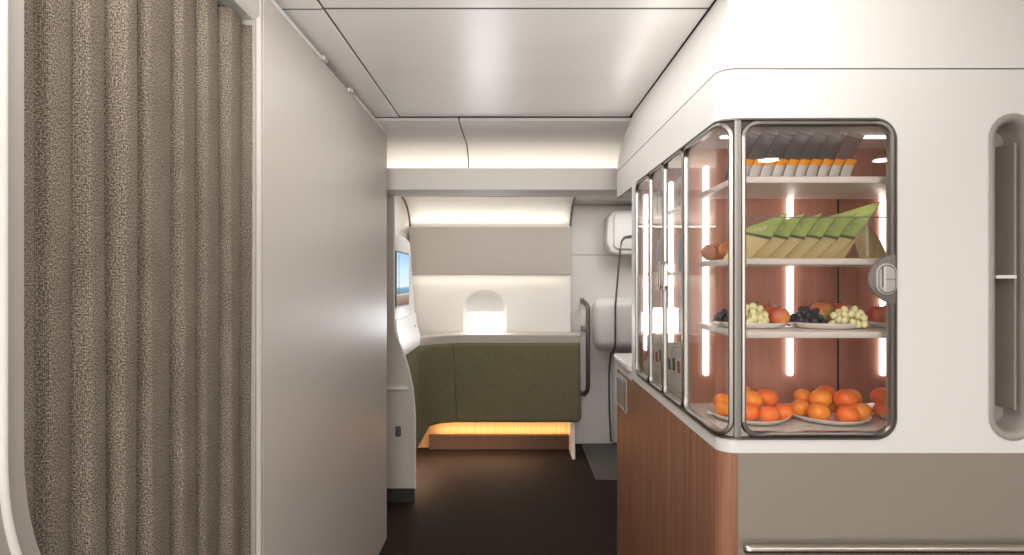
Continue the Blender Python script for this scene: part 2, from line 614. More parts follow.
def winhole(b, hw, z0, z1, r, y0, y1, X0, X1, Z0, Z1):
    pts = rrect(WX - hw, WX + hw, z0, z1, r, 10)
    n = len(pts)
    inner = [b.verts.new((p[0], y0, p[1])) for p in pts]
    innb = [b.verts.new((p[0], y1, p[1])) for p in pts]
    outer = []
    for p in pts:
        d = Vector((p[0] - WX, p[1] - (z0 + z1) / 2))
        k = 1e9
        if abs(d.x) > 1e-9:
            k = min(k, ((X1 if d.x > 0 else X0) - WX) / d.x)
        if abs(d.y) > 1e-9:
            k = min(k, ((Z1 if d.y > 0 else Z0) - (z0 + z1) / 2) / d.y)
        outer.append(b.verts.new((WX + d.x * k, y0, (z0 + z1) / 2 + d.y * k)))
    for i in range(n):
        j = (i + 1) % n
        b.faces.new((inner[i], inner[j], outer[j], outer[i]))
        b.faces.new((inner[j], inner[i], innb[i], innb[j]))
        p, q = outer[i].co, outer[j].co
        if abs(p.x - q.x) > 1e-6 and abs(p.z - q.z) > 1e-6:
            cx = p.x if min(abs(p.x - X0), abs(p.x - X1)) < 1e-6 else q.x
            cz = p.z if min(abs(p.z - Z0), abs(p.z - Z1)) < 1e-6 else q.z
            b.faces.new((outer[i], outer[j], b.verts.new((cx, y0, cz))))
    return b


b = new()
winhole(b, 0.185, 0.78, 1.345, 0.175, 5.30, 5.345, -0.62, 0.16, 0.62, 1.44)
box(b, -0.90, -0.62, 5.30, 5.36, 0, 1.90)
box(b, 0.16, 0.50, 5.30, 5.36, 0, 1.90)
box(b, -0.62, 0.16, 5.30, 5.36, 1.44, 1.90)
box(b, -0.62, 0.16, 5.30, 5.36, 0, 0.62)
bmesh.ops.recalc_face_normals(b, faces=b.faces)
structure('wall_far', b, 'warmwhite', 'warm white cabin side wall with the window', smooth=30)
# window: reveal lining, shade pulled part way down, bright pane
win = thing('window_1', 'rounded cabin window with its shade half lowered and bright daylight below', 'window', (WX, 5.33, 0.86), kind='structure')
b = new()
N1 = rrect(WX - 0.185, WX + 0.185, 0.78, 1.345, 0.175, 10)
N2 = rrect(WX - 0.150, WX + 0.150, 0.82, 1.31, 0.14, 10)
v1 = [b.verts.new((p[0], 5.345, p[1])) for p in N1]
v2 = [b.verts.new((p[0], 5.385, p[1])) for p in N2]
for i in range(len(v1)):
    j = (i + 1) % len(v1)
    b.faces.new((v1[i], v1[j], v2[j], v2[i]))
obj('window_reveal', b, 'white', win, smooth=40)
obj('window_pane', prism(rrect(WX - 0.155, WX + 0.155, 0.815, 1.17, 0.05, 6), 'y', 5.405, 5.41), 'pane', win)
sh = obj('window_shade', bx(WX - 0.155, WX + 0.155, 5.388, 5.396, 1.148, 1.32, 0.002), 'white', win)
obj('shade_tab', prism(rrect(WX - 0.05, WX + 0.05, 1.150, 1.178, 0.012), 'y', 5.372, 5.388, 0.002), 'white', sh)

# curved back lining of the upper cove and its end trims


def cove(t):
    a = t * PI / 2
    return 5.28 - 0.43 * (1 - math.cos(a)) ** 1.0, 1.80 + 0.29 * math.sin(a)


b = new()
grid(b, lambda x, t: (x, *cove(t)), [-0.87, 0.498], lin(0, 1, 14))
thicken(b, 0.01)
structure('wall_cove_lining', b, 'warmwhite', 'curved warm lit lining above the locker panel', smooth=60)
for i, x in enumerate((-0.862, 0.494)):
    b = new()
    tube(b, [(x, cove(t)[0] - 0.008, cove(t)[1] - 0.004) for t in lin(0.2, 0.97, 12)], 0.009, 8)
    structure('trim_%d' % (i + 2), b, 'seam', 'dark curved edge seal of the %s cove end' % ('left', 'right')[i], smooth=60)

# ---------------------------------------------------------------- upper locker panel
lk = thing('locker_panel', 'beige wall locker panel lit along its top and bottom edge above the window', 'locker', (-0.18, 5.16, 1.47))
b = bx(-0.85, 0.488, 5.13, 5.16, 1.47, 1.868, 0.006)
obj('locker_front', b, 'beige', lk)
b = new()
box(b, -0.85, 0.488, 5.16, 5.20, 1.845, 1.853)
box(b, -0.85, 0.488, 5.16, 5.30, 1.49, 1.498)
obj('locker_shelf', b, 'warmwhite', lk)
obj('led_strip', bx(-0.84, 0.478, 5.165, 5.185, 1.854, 1.860), 'ledwarm', lk)
obj('led_strip', bx(-0.84, 0.478, 5.20, 5.225, 1.482, 1.489), 'ledwarm', lk)

cs = thing('cove_lamp', 'warm light strip hidden behind the valance beam', 'lamp', (0.1, 3.84, 2.06))
obj('light_strip', bx(-1.0, 1.8, 3.81, 3.83, 2.06, 2.07), 'ledwarm', cs)
obj('strip_tray', bx(-1.0, 1.8, 3.79, 3.90, 2.045, 2.058), 'white', cs)

# ---------------------------------------------------------------- partition on the left
PX = -0.692
pt = thing('partition_panel', 'tall satin greige sliding partition panel beside the tweed curtain', 'partition', (PX - 0.02, 2.57, 0))
b = prism(rrect(1.725, 3.43, 0.006, 2.245, 0.008, 3), 'x', PX - 0.04, PX, 0.004)
obj('panel', b, 'partition', pt)
for y0, y1 in ((1.2, 2.29), (2.62, 3.425)):
    r = obj('top_rail', bx(PX - 0.012, PX + 0.006, y0, y1, 2.238, 2.252, 0.003), 'white', pt)
    yy = y1 - 0.03 if y1 < 3 else y0 + 0.03
    obj('rail_stop', bx(PX + 0.006, PX + 0.016, yy - 0.02, yy + 0.02, 2.236, 2.254, 0.003), 'latch', r)
# opening surround for the curtain: right jamb, header, near curved jamb
jb = thing('curtain_doorway', 'beige rounded doorway frame around the tweed curtain', 'door frame', (PX - 0.03, 1.3, 0))
b = new()
box(b, PX - 0.085, PX - 0.008, 1.690, 1.722, 0, 2.20, 0.006)
obj('right_jamb', b, 'jamb', jb, smooth=40)
b = new()
tube(b, [(PX - 0.006, 1.706, 0.0), (PX - 0.006, 1.706, 2.22)], 0.009, 10)
obj('jamb_bead', b, 'partition', jb, smooth=60)
b = prism([(PX, 2.262), (PX, 2.168), (PX - 0.012, 2.152), (PX - 0.10, 2.148), (PX - 0.10, 2.262)], 'y', 0.80, 1.722)
obj('header', b, 'partition', jb, smooth=40)


def jedge(z):
    if z > 1.2:
        return 0.892
    t = min((1.2 - z) / 0.3, 0.8)
    return 0.892 + 0.2 * (1 - math.sqrt(1 - t * t)) if z > 0.96 else min(0.972 + (0.96 - z) * 0.5, 1.0)


zs = [0.0, 0.4, 0.7] + lin(0.85, 1.25, 24) + [1.6, 2.0, 2.27]
b = new()
grid(b, lambda z, u: (PX - 0.01 + 0.0 * u, 0.70 + (jedge(z) - 0.70) * u, z), zs, lin(0, 1, 3))
thicken(b, -0.05)
obj('near_jamb', b, 'jamb', jb, smooth=50)
b = new()
tube(b, [(PX - 0.008, jedge(z) - 0.040, z) for z in zs], 0.006, 12)
obj('jamb_edge', b, 'cream', jb, smooth=60)

# curtain
edges = [0.80, 0.968, 1.045, 1.130, 1.212, 1.345, 1.452, 1.565, 1.682]
depth = [0.035, 0.030, 0.040, 0.050, 0.044, 0.038, 0.036, 0.046]
prof = []
for i in range(len(edges) - 1):
    y0, y1 = edges[i], edges[i + 1]
    d = depth[i] * 0.8
    for t in (0.0, 0.03, 0.07, 0.11, 0.15, 0.26, 0.4, 0.55, 0.7, 0.82, 0.9, 0.95):
        # each pleat: rises fast to a ridge, then slopes back into the valley
        x = d * (math.sin(min(t / 0.13, 1) * PI / 2) if t < 0.13 else math.cos((t - 0.13) / 0.87 * PI / 2) ** 0.45)
        prof.append((y0 + (y1 - y0) * t, PX - 0.058 + x))
prof.append((edges[-1], PX - 0.016))
us = [0.0]
for i in range(1, len(prof)):
    us.append(us[-1] + math.hypot(prof[i][0] - prof[i - 1][0], prof[i][1] - prof[i - 1][1]))
cur = new()
uvl = cur.loops.layers.uv.new('UVMap')
zz = lin(0.015, 2.135, 30)
VV = []
for i, (y, x) in enumerate(prof):
    row = []
    for z in zz:
        dx = 0.002 * math.sin(z * 3.1 + i * 0.35)
        dy = 0.0015 * math.sin(z * 2.2 + i * 0.23)
        row.append(cur.verts.new((x + dx, y + dy, z)))
    VV.append(row)
for i in range(len(prof) - 1):
    for j in range(len(zz) - 1):
        f = cur.faces.new((VV[i][j], VV[i + 1][j], VV[i + 1][j + 1], VV[i][j + 1]))
        for lp, (u, v) in zip(f.loops, ((us[i], zz[j]), (us[i + 1], zz[j]), (us[i + 1], zz[j + 1]), (us[i], zz[j + 1]))):
            lp[uvl].uv = (u, v)
ct = obj('curtain', cur, 'tweed', smooth=180)
sol = ct.modifiers.new('thick', 'SOLIDIFY')
sol.thickness = 0.004
tag(ct, 'pleated brown and beige tweed curtain hanging in the left doorway', 'curtain')
trk = thing('curtain_track', 'slim dark ceiling track holding the tweed curtain', 'curtain track', (PX - 0.05, 1.25, 2.14))
obj('track', bx(PX - 0.075, PX - 0.045, 0.85, 1.66, 2.137, 2.148, 0.002), 'greymetal', trk)
for k in range(9):
    obj('glider', bx(PX - 0.065, PX - 0.055, 0.93 + 0.088 * k, 0.94 + 0.088 * k, 2.128, 2.138), 'latch', trk)

# ---------------------------------------------------------------- right hand galley: wrapped around a rounded corner
RC = 0.045
S1 = 1.475
S2 = S1 + RC * PI / 2


def sD(D):
    return 3.07 - D


def sX(x):
    return S2 + x - 0.565


def wrap(s, off=0.0):
    if s <= S1:
        p, n = Vector((0.52, 3.07 - s, 0)), Vector((-1, 0, 0))
    elif s < S2:
        a = (s - S1) / RC
        n = Vector((-math.cos(a), -math.sin(a), 0))
        p = Vector((0.565, 1.595, 0)) + n * RC
    else:
        p, n = Vector((0.565 + s - S2, 1.55, 0)), Vector((0, -1, 0))
    return p + n * off


def W3(s, z, off=0.0):
    p = wrap(s, off)
    return (p.x, p.y, z)


GZ0, GZ1 = 1.049, 1.844
OPEN = (sD(2.6), sX(0.957), GZ0, GZ1, 0.05)
NCH = (sX(1.195), sX(1.310), 1.046, 1.856, 0.0574)


def limits(s, o):
    s0, s1, z0, z1, r = o
    d = min(s - s0, s1 - s)
    if d < 0:
        return None
    e = 0.0 if d >= r else r - math.sqrt(max(r * r - (r - d) ** 2, 0))
    return z0 + e, z1 - e


def svals(lo, hi, extra=()):
    s = {lo, hi}
    for q in [S1 + (S2 - S1) * k / 8 for k in range(9)]:
        s.add(q)
    for o in extra:
        s0, s1, r = o[0], o[1], o[4]
        for k in range(13):
            a = (1 - math.cos(k / 12 * PI / 2)) * r
            s.add(s0 + a)
            s.add(s1 - a)
    return sorted(q for q in s if lo <= q <= hi)


def strip(b, s0, s1, za0, za1, zb0, zb1, off=0.0):
    v = [b.verts.new(W3(s0, za0, off)), b.verts.new(W3(s1, zb0, off)), b.verts.new(W3(s1, zb1, off)), b.verts.new(W3(s0, za1, off))]
    b.faces.new(v)


gal = thing('galley_unit', 'white and walnut galley unit with a wraparound lit glass food display', 'galley unit', (0.9, 1.9, 0))
b = new()
BOT, TOP = 1.011, 1.970
SL = svals(0.0, sX(2.9), (OPEN, NCH)) + [sD(2.69)]
SL = sorted(set(SL))
for a, c in zip(SL[:-1], SL[1:]):
    m_ = (a + c) / 2
    lo = 1.845 if m_ < sD(2.69) else BOT
    la = lc = None
    for o in (OPEN, NCH):
        if o[0] < m_ < o[1]:
            la = limits(max(a, o[0]), o) if a >= o[0] - 1e-9 else None
            lc = limits(min(c, o[1]), o)
    if la and lc:
        strip(b, a, c, lo, la[0], lo, lc[0])
        strip(b, a, c, la[1], TOP, lc[1], TOP)
    else:
        strip(b, a, c, lo, TOP, lo, TOP)
bmesh.ops.remove_doubles(b, verts=b.verts, dist=1e-5)
thick_in(b, 0.012)
srf = obj('white_surround', b, 'white', gal, smooth=25)

# upper white bulkhead leaning back to the ceiling
b = new()


def lean(z):
    return -0.085 * ((z - 1.974) / 0.296) ** 1.6


grid(b, lambda s, z: W3(s, z, lean(z)), svals(0.0, sX(2.9)), [1.974] + lin(1.99, 2.268, 12))
thick_in(b, 0.02)
sb = structure('wall_right', b, 'white', 'white bulkhead above the food display', smooth=30)
# dark backing behind the bulkhead seam, end cap of the overhead part
b = new()
grid(b, lambda s, z: W3(s, z, -0.010), svals(0.0, sX(2.9)), [1.96, 1.985])
obj('shadow_gap', b, 'seam', gal)
b = new()
prof_ = [(0.5235 + 0.085 * (max(z - 1.974, 0) / 0.296) ** 1.6, z) for z in [1.845] + lin(1.974, 2.262, 10)]
b.free()
b = prism(prof_ + [(1.9, 2.262), (1.9, 1.845)], 'y', 3.035, 3.0699)
box(b, 0.535, 1.9, 2.70, 3.05, 1.845, 1.857)
obj('overhead_end', b, 'white', gal)

# walnut side, rounded into the taupe front
b = new()
grid(b, lambda s, z: W3(s, z), svals(0.0, S2), [0.0, BOT])
thick_in(b, 0.02)
obj('wood_side', b, 'wood', gal, smooth=40)
obj('wood_end', bx(0.54, 1.9, 3.04, 3.07, 0.0, 1.04), 'wood', gal)
obj('front_panel', bx(0.5655, 2.9, 1.551, 1.575, 0.0, 1.0105, 0.001), 'taupe', gal)
b = new()
ctr = rrect(0.503, 1.9, 2.695, 3.085, 0.03, 6)
b = prism(ctr, 'z', 1.040, 1.074, 0.006)
obj('counter_top', b, 'white', gal, smooth=35)
obj('counter_skirt', bx(0.5195, 0.54, 2.692, 3.07, 1.0, 1.041), 'white', gal)
# niche behind the white frame, over the counter
b = new()
box(b, 0.535, 1.9, 2.685, 2.70, 1.012, 1.85)
box(b, 1.5, 1.52, 2.70, 3.07, 1.04, 1.85)
obj('niche_wall', b, 'white', gal)
hp = obj('service_hatch', prism(rrect(2.80, 3.04, 0.83, 0.985, 0.012), 'x', 0.514, 0.521, 0.002), 'recess', gal)
obj('hatch_rim', tube(new(), [(0.5135, p[0], p[1]) for p in rrect(2.815, 3.025, 0.845, 0.97, 0.01)], 0.0025, 6, closed=True), 'greymetal', hp)
# rail along the lower front
rl = obj('grab_rail', tube(new(), [(0.566, 1.512, 0.787), (0.571, 1.512, 0.787)] + [(x, 1.512, 0.787) for x in lin(0.58, 2.85, 4)], [0.006, 0.0105, 0.0115, 0.0115, 0.0115, 0.0115], 14), 'champagne', gal, smooth=50)
for x in (0.66, 1.7, 2.7):
    obj('rail_bracket', tube(new(), [(x, 1.512, 0.781), (x, 1.552, 0.764)], 0.004, 8), 'champagne', rl)

# recessed niche on the right of the front


def ringpath(o, n=12, steps=8):
    s0, s1, z0, z1, r = o
    pts = []
    raw = rrect(s0, s1, z0, z1, r, n)
    for i, p in enumerate(raw):
        q = raw[(i + 1) % len(raw)]
        d = math.hypot(q[0] - p[0], q[1] - p[1])
        k = max(1, int(d / 0.02)) if abs(q[0] - p[0]) > 0.02 else 1
        for j in range(k):
            pts.append((p[0] + (q[0] - p[0]) * j / k, p[1] + (q[1] - p[1]) * j / k))
    return pts


def ringsweep(b, o, prof, closed_prof=True):
    """sweep a profile (inward distance, outward offset) around a rounded rectangle lying on the wrapped front"""
    pts = ringpath(o)
    n = len(pts)
    rings = []
    for i, p in enumerate(pts):
        t = Vector((pts[(i + 1) % n][0] - pts[i - 1][0], pts[(i + 1) % n][1] - pts[i - 1][1])).normalized()
        inn = Vector((-t.y, t.x))
        rings.append([b.verts.new(W3(p[0] + inn.x * u, p[1] + inn.y * u, v)) for u, v in prof])
    m_ = len(prof)
    for i in range(n):
        a, c = rings[i], rings[(i + 1) % n]
        for k in range(m_ if closed_prof else m_ - 1):
            b.faces.new((a[k], a[(k + 1) % m_], c[(k + 1) % m_], c[k]))
    bmesh.ops.recalc_face_normals(b, faces=b.faces)
    return b


nch = obj('handle_recess', ringsweep(new(), NCH, [(-0.004, 0.002), (0.0, 0.004), (0.008, 0.0035), (0.016, -0.006), (0.019, -0.03), (0.022, -0.075)], False), 'recess', gal, smooth=50)
c0 = (NCH[0] + NCH[1]) / 2 - S2 + 0.565
obj('recess_back', prism(rrect(1.205, 1.30, 1.056, 1.846, 0.047, 10), 'y', 1.625, 1.632), 'recess', nch)
obj('recess_insert', bx(1.266, 1.272, 1.562, 1.624, 1.115, 1.79, 0.002), 'taupe', nch)
obj('recess_lip', bx(1.216, 1.268, 1.556, 1.622, 1.447, 1.456, 0.002), 'white', nch)

# interior carcass of the display
LED_B = 1.142
cas = thing('display_case', 'lit walnut lined glass display case full of snacks and fruit', 'display case', (0.9, 1.8, 1.05))
b = new()
box(b, 0.548, 1.19, 1.95, 1.965, 1.04, 1.87)
lining = obj('back_wall', b, 'woodin', cas)
obj('back_seam', bx(1.022, 1.027, 1.946, 1.951, 1.06, 1.86), 'dark', lining)
obj('side_wall', bx(1.178, 1.19, 1.57, 1.965, 1.04, 1.87), 'woodin', cas)
b = new()
box(b, 0.548, 0.95, 2.27, 2.285, 1.04, 1.87)
obj('divider', b, 'woodin', cas)
obj('divider', bx(0.548, 0.95, 2.615, 2.63, 1.04, 1.87), 'woodin', cas)
obj('side_back', bx(0.95, 0.965, 1.965, 2.63, 1.04, 1.87), 'woodin', cas)
fl = []


def flo(off0, D0, D1, xr, zlo, zhi):
    # horizontal slab following the rounded corner, inset from the glass
    pts = [(xr, D1)]
    return pts


b = prism([(0.535, 2.62), (0.535, 1.60), (0.540, 1.58), (0.553, 1.568), (0.575, 1.565), (1.19, 1.565), (1.19, 1.95), (0.96, 1.95), (0.96, 2.62)], 'z', 1.040, 1.055)
obj('case_floor', b, 'shelf', cas)
b = prism([(0.535, 2.62), (0.535, 1.60), (0.540, 1.58), (0.553, 1.568), (0.575, 1.565), (1.19, 1.565), (1.19, 1.95), (0.96, 1.95), (0.96, 2.62)], 'z', 1.855, 1.868)
obj('case_ceiling', b, 'warmwhite', cas)
for x in (0.608, 0.872, 1.163):
    obj('led_strip', prism(rrect(x - 0.0082, x + 0.0082, LED_B, 1.70 if x > 0.7 else 1.80, 0.008, 5), 'y', 1.940, 1.950), 'led', cas)
obj('led_strip', prism(rrect(0.573, 0.588, LED_B, 1.80, 0.007, 5), 'y', 2.260, 2.270), 'led', cas)
obj('led_strip', prism(rrect(0.556, 0.572, LED_B, 1.80, 0.007, 5), 'y', 2.605, 2.615), 'led', cas)
obj('led_strip', bx(0.60, 1.17, 1.775, 1.787, 1.850, 1.856), 'ledtop', cas)
SH = {1: 1.712, 2: 1.500, 3: 1.310}
for k in (1, 2, 3):
    pts = rrect(0.578, 1.176 if k < 3 else 1.15, 1.605 if k < 3 else 1.60, 1.942, 0.02, 5)
    obj('shelf', prism(pts, 'z', SH[k] - 0.017, SH[k], 0.003), 'shelf', cas, smooth=40)
for D0, D1 in ((1.97, 2.262), (2.29, 2.607)):
    for z in (1.69, 1.47):
        obj('shelf', prism(rrect(0.562, 0.94, D0, D1, 0.012, 4), 'z', z - 0.014, z, 0.002), 'shelf', cas, smooth=40)
gd = obj('shelf_guard', bx(0.60, 0.965, 1.598, 1.601, 1.501, 1.604), 'acrylic', cas)
obj('guard_edge', bx(0.60, 0.965, 1.597, 1.602, 1.604, 1.607), 'steel', gd)

# glazed doors
FR = [(0.0, -0.004), (0.0, 0.003), (0.003, 0.006), (0.010, 0.006), (0.013, 0.003), (0.013, -0.012), (0.0, -0.012)]
FRN = [(0.0, -0.004), (0.0, 0.002), (0.002, 0.005), (0.007, 0.005), (0.009, 0.002), (0.009, -0.010), (0.0, -0.010)]


def pane(o, off=-0.006, t=0.004):
    b = new()
    ss = svals(o[0], o[1], (o,))
    for a, c in zip(ss[:-1], ss[1:]):
        la, lc = limits(a, o), limits(c, o)
        strip(b, a, c, la[0], la[1], lc[0], lc[1], off)
    bmesh.ops.remove_doubles(b, verts=b.verts, dist=1e-6)
    bmesh.ops.dissolve_degenerate(b, edges=b.edges, dist=1e-7)
    return thicken(b, t)


def door(o, label, prof=FR):
    d = obj('glass_door', pane((o[0] + 0.005, o[1] - 0.005, o[2] + 0.005, o[3] - 0.005, max(o[4] - 0.005, 0.01))), 'glass', cas, label=label)
    obj('door_frame', ringsweep(new(), o, prof), 'steel', d, smooth=45)
    return d


g = 0.002
SP = S1 + 0.86 * (S2 - S1)
fd = door((sX(0.5715), sX(0.957) - g, GZ0 + g, GZ1 - g, 0.042), 'large front glass door in a steel frame')
sd = door((sD(1.875) + g, SP, GZ0 + g, GZ1 - g, 0.04), 'wide side glass door next to the corner')
d2 = door((sD(2.12) + g, sD(1.875) - g, GZ0 + g, GZ1 - g, 0.03), None, FRN)
d3 = door((sD(2.336) + g, sD(2.12) - g, GZ0 + g, GZ1 - g, 0.03), None, FRN)
d4 = door((sD(2.6) + g, sD(2.336) - g, GZ0 + g, GZ1 - g, 0.045), None, FRN)
b = new()
grid(b, lambda s, z: W3(s, z, 0.0045), [SP + 0.001] + lin(SP + 0.002, S2, 4) + [sX(0.571)], [GZ0 + g, GZ1 - g])
thick_in(b, 0.016)
obj('corner_post', b, 'postmetal', cas, smooth=50)
b = new()
ringsweep(b, OPEN, [(-0.005, 0.001), (-0.004, 0.004), (0.0, 0.004), (0.002, 0.0), (0.0, -0.02), (-0.005, -0.01)])
obj('outer_frame', b, 'greymetal', cas, smooth=45)
# latch of the front door
lx, lz = 0.929, 1.446
lob = []
for k in range(25):
    t = k / 24
    z = 1.385 + t * 0.122
    lob.append((0.948 - 0.060 * math.sin(PI * t) ** 0.6 if 0 < t < 1 else 0.948, z))
b = prism(lob + [(0.955, 1.507), (0.955, 1.385)], 'y', 1.5435, 1.552, 0.001)
lb = obj('latch_plate', b, 'platemetal', fd, smooth=40)
b = prism(rrect(lx - 0.026, lx + 0.026, lz - 0.039, lz + 0.039, 0.0255, 8), 'y', 1.535, 1.5445, 0.002)
obj('latch_body', b, 'latch', lb, smooth=40)
b = new()
box(b, lx - 0.009, lx - 0.003, 1.5320, 1.5355, lz - 0.029, lz + 0.031, 0.0015)
obj('latch_lever', b, 'packwhite', lb)
b = new()
tube(b, [(p[0], 1.5347, p[1]) for p in rrect(lx - 0.021, lx + 0.021, lz - 0.034, lz + 0.034, 0.020, 8)], 0.0012, 6, closed=True)
box(b, lx - 0.002, lx + 0.021, 1.5342, 1.5352, lz - 0.0012, lz + 0.0008)
box(b, lx - 0.013, lx - 0.010, 1.5342, 1.5352, lz - 0.020, lz + 0.031)
obj('latch_groove', b, 'greymetal', lb)
# handles on the side doors
for D in (2.155, 2.075):
    dd = d3 if D > 2.12 else d2
    h = obj('latch_handle', ringsweep(new(), (sD(D) - 0.016, sD(D) + 0.016, 1.408, 1.505, 0.0155), [(0.0, 0.004), (0.0, 0.011), (0.006, 0.011), (0.006, 0.004)]), 'chrome', dd, smooth=45)

# ---------------------------------------------------------------- things in the display
# small sachets with an orange top in the front row of the top shelf
ordn = ['first', 'second', 'third', 'fourth', 'fifth', 'sixth', 'seventh', 'eighth', 'ninth', 'tenth']


def lean_sheet(b, wd, ht, th, leanx, curl, y0, z0=0.0, za=0.0, zb=1.0, x0=0.0):
    """a thin curved packet standing on its lower edge: its broad side faces the next packet, it leans to +x"""
    us = lin(za, zb, 9)

    def P(u, v):
        bulge = th * (1 - (2 * v - 1) ** 2) * (1 - abs(2 * u - 1) ** 3)
        return Vector((x0 + leanx * u + curl * u * u - bulge, y0 + wd * (v - 0.5), z0 + ht * u))

    def Q(u, v):
        bulge = th * (1 - (2 * v - 1) ** 2) * (1 - abs(2 * u - 1) ** 3)
        return Vector((x0 + leanx * u + curl * u * u + bulge + 0.0012, y0 + wd * (v - 0.5), z0 + ht * u))
    vs = lin(0, 1, 7)
    A = [[b.verts.new(P(u, v)) for v in vs] for u in us]
    C = [[b.verts.new(Q(u, v)) for v in vs] for u in us]
    for i in range(len(us) - 1):
        for j in range(len(vs) - 1):
            b.faces.new((A[i][j], A[i][j + 1], A[i + 1][j + 1], A[i + 1][j]))
            b.faces.new((C[i][j], C[i + 1][j], C[i + 1][j + 1], C[i][j + 1]))
    for i in range(len(us) - 1):
        b.faces.new((A[i][0], A[i + 1][0], C[i + 1][0], C[i][0]))
        b.faces.new((A[i][-1], C[i][-1], C[i + 1][-1], A[i + 1][-1]))
    for j in range(len(vs) - 1):
        b.faces.new((A[0][j], C[0][j], C[0][j + 1], A[0][j + 1]))
        b.faces.new((A[-1][j], A[-1][j + 1], C[-1][j + 1], C[-1][j]))
    bmesh.ops.recalc_face_normals(b, faces=b.faces)
    return b


def slab_pack(b, za, zb, wd, th, ht, leanx, twist, bulge=0.006, taper=0.0, nU=8, xoff=0.0, grow=0.0):
    """a plump packet: wide in x (seen from the front), thin in y, sheared by leanx to the right"""
    us, vs = lin(za, zb, nU), lin(0, 1, 9)

    def P(u, v, s):
        prof_ = (1 - (2 * v - 1) ** 2) ** 0.6 * (1 - abs(2 * u - 1) ** 4) if 0 < u < 1 else 0
        wv = wd * (1 - taper * u)
        x = xoff + wv * (v - 0.5) + leanx * u
        y = s * (th * prof_ + 0.0008 + grow) + twist * (v - 0.5)
        return Vector((x, y, ht * u))
    A = [[b.verts.new(P(u, v, -1)) for v in vs] for u in us]
    C = [[b.verts.new(P(u, v, 1)) for v in vs] for u in us]
    for i in range(len(us) - 1):
        for j in range(len(vs) - 1):
            b.faces.new((A[i][j], A[i][j + 1], A[i + 1][j + 1], A[i + 1][j]))
            b.faces.new((C[i][j], C[i + 1][j], C[i + 1][j + 1], C[i][j + 1]))
        b.faces.new((A[i][0], A[i + 1][0], C[i + 1][0], C[i][0]))
        b.faces.new((A[i][-1], C[i][-1], C[i + 1][-1], A[i + 1][-1]))
    for j in range(len(vs) - 1):
        b.faces.new((A[0][j], C[0][j], C[0][j + 1], A[0][j + 1]))
        b.faces.new((A[-1][j], A[-1][j + 1], C[-1][j + 1], C[-1][j]))
    bmesh.ops.recalc_face_normals(b, faces=b.faces)
    return b


# front row: each sachet faces us, curving to the right, fanned like cards
SG = 'small orange topped sachets on the top shelf'
s0 = thing('snack_sachet', 'leftmost of the small white sachets with orange tops', 'sachet', (0, 0, 0), SG)
ZT = SH[1]


def card(b, za, zb, w_, ht, curl, tw, g=0.0):
    us, vs = lin(za, zb, 7), lin(0, 1, 6)

    def P(u, v, s):
        return Vector((w_ * (v - 0.5) + curl * u ** 1.6, s * (0.0012 + g + 0.002 * math.sin(PI * v) * math.sin(PI * min(max(u, 0), 1))) + tw * (v - 0.5) , ht * u))
    A = [[b.verts.new(P(u, v, -1)) for v in vs] for u in us]
    C = [[b.verts.new(P(u, v, 1)) for v in vs] for u in us]
    for i in range(len(us) - 1):
        for j in range(len(vs) - 1):
            b.faces.new((A[i][j], A[i][j + 1], A[i + 1][j + 1], A[i + 1][j]))
            b.faces.new((C[i][j], C[i + 1][j], C[i + 1][j + 1], C[i][j + 1]))
        b.faces.new((A[i][0], A[i + 1][0], C[i + 1][0], C[i][0]))
        b.faces.new((A[i][-1], C[i][-1], C[i + 1][-1], A[i + 1][-1]))
    for j in range(len(vs) - 1):
        b.faces.new((A[0][j], C[0][j], C[0][j + 1], A[0][j + 1]))
        b.faces.new((A[-1][j], A[-1][j + 1], C[-1][j + 1], C[-1][j]))
    bmesh.ops.recalc_face_normals(b, faces=b.faces)
    return b


obj('sachet_body', card(new(), 0.0, 0.72, 0.036, 0.053, 0.020, 0.020), 'packwhite', s0, smooth=40)
obj('orange_top', card(new(), 0.70, 1.0, 0.036, 0.053, 0.020, 0.020, 0.0004), 'orange', s0, smooth=40)
xs = lin(0.615, 0.888, 10)
for i, x in enumerate(xs):
    if i == 0:
        s0.location = (x, 1.655, ZT)
    else:
        lab = '%s from the left of the small white sachets with orange tops' % ordn[i] if i < 9 else 'rightmost of the small white sachets with orange tops'
        dup(s0, (x, 1.655, ZT), lab, SG)
# back row of tall silver pouches
PG = 'tall silver pouches on the top shelf'
p0 = thing('snack_pouch', 'leftmost tall silver grey pouch behind the orange topped sachets', 'pouch', (0, 0, 0), PG)
obj('pouch_body', card(new(), 0.0, 0.93, 0.075, 0.134, 0.055, 0.060), 'silver', p0, smooth=40)
obj('top_seal', card(new(), 0.92, 1.0, 0.075, 0.134, 0.055, 0.060, 0.0006), 'packwhite', p0, smooth=40)
xs = lin(0.612, 0.895, 7)
for i, x in enumerate(xs):
    if i == 0:
        p0.location = (x, 1.705, ZT)
    else:
        lab = '%s from the left of the tall silver pouches behind the sachets' % ordn[i] if i < 6 else 'rightmost tall silver pouch behind the orange topped sachets'
        dup(p0, (x, 1.705, ZT), lab, PG)

# sandwich packs on the second shelf
KG = 'green topped sandwich packs on the second shelf'


def squiggle(b, cx, z, wd, y, sl):
    pts = []
    for k in range(31):
        t = k / 30
        pts.append((cx + wd * (t - 0.5) + 0.003 * math.sin(t * 19), y, z + sl * (t - 0.5) * wd + 0.0045 * math.sin(t * 25 + 1)))
    return tube(b, pts, 0.0008, 5)


k0 = thing('sandwich_pack', 'leftmost tan sandwich pack with a green top on the second shelf', 'sandwich', (0, 0, 0), KG)


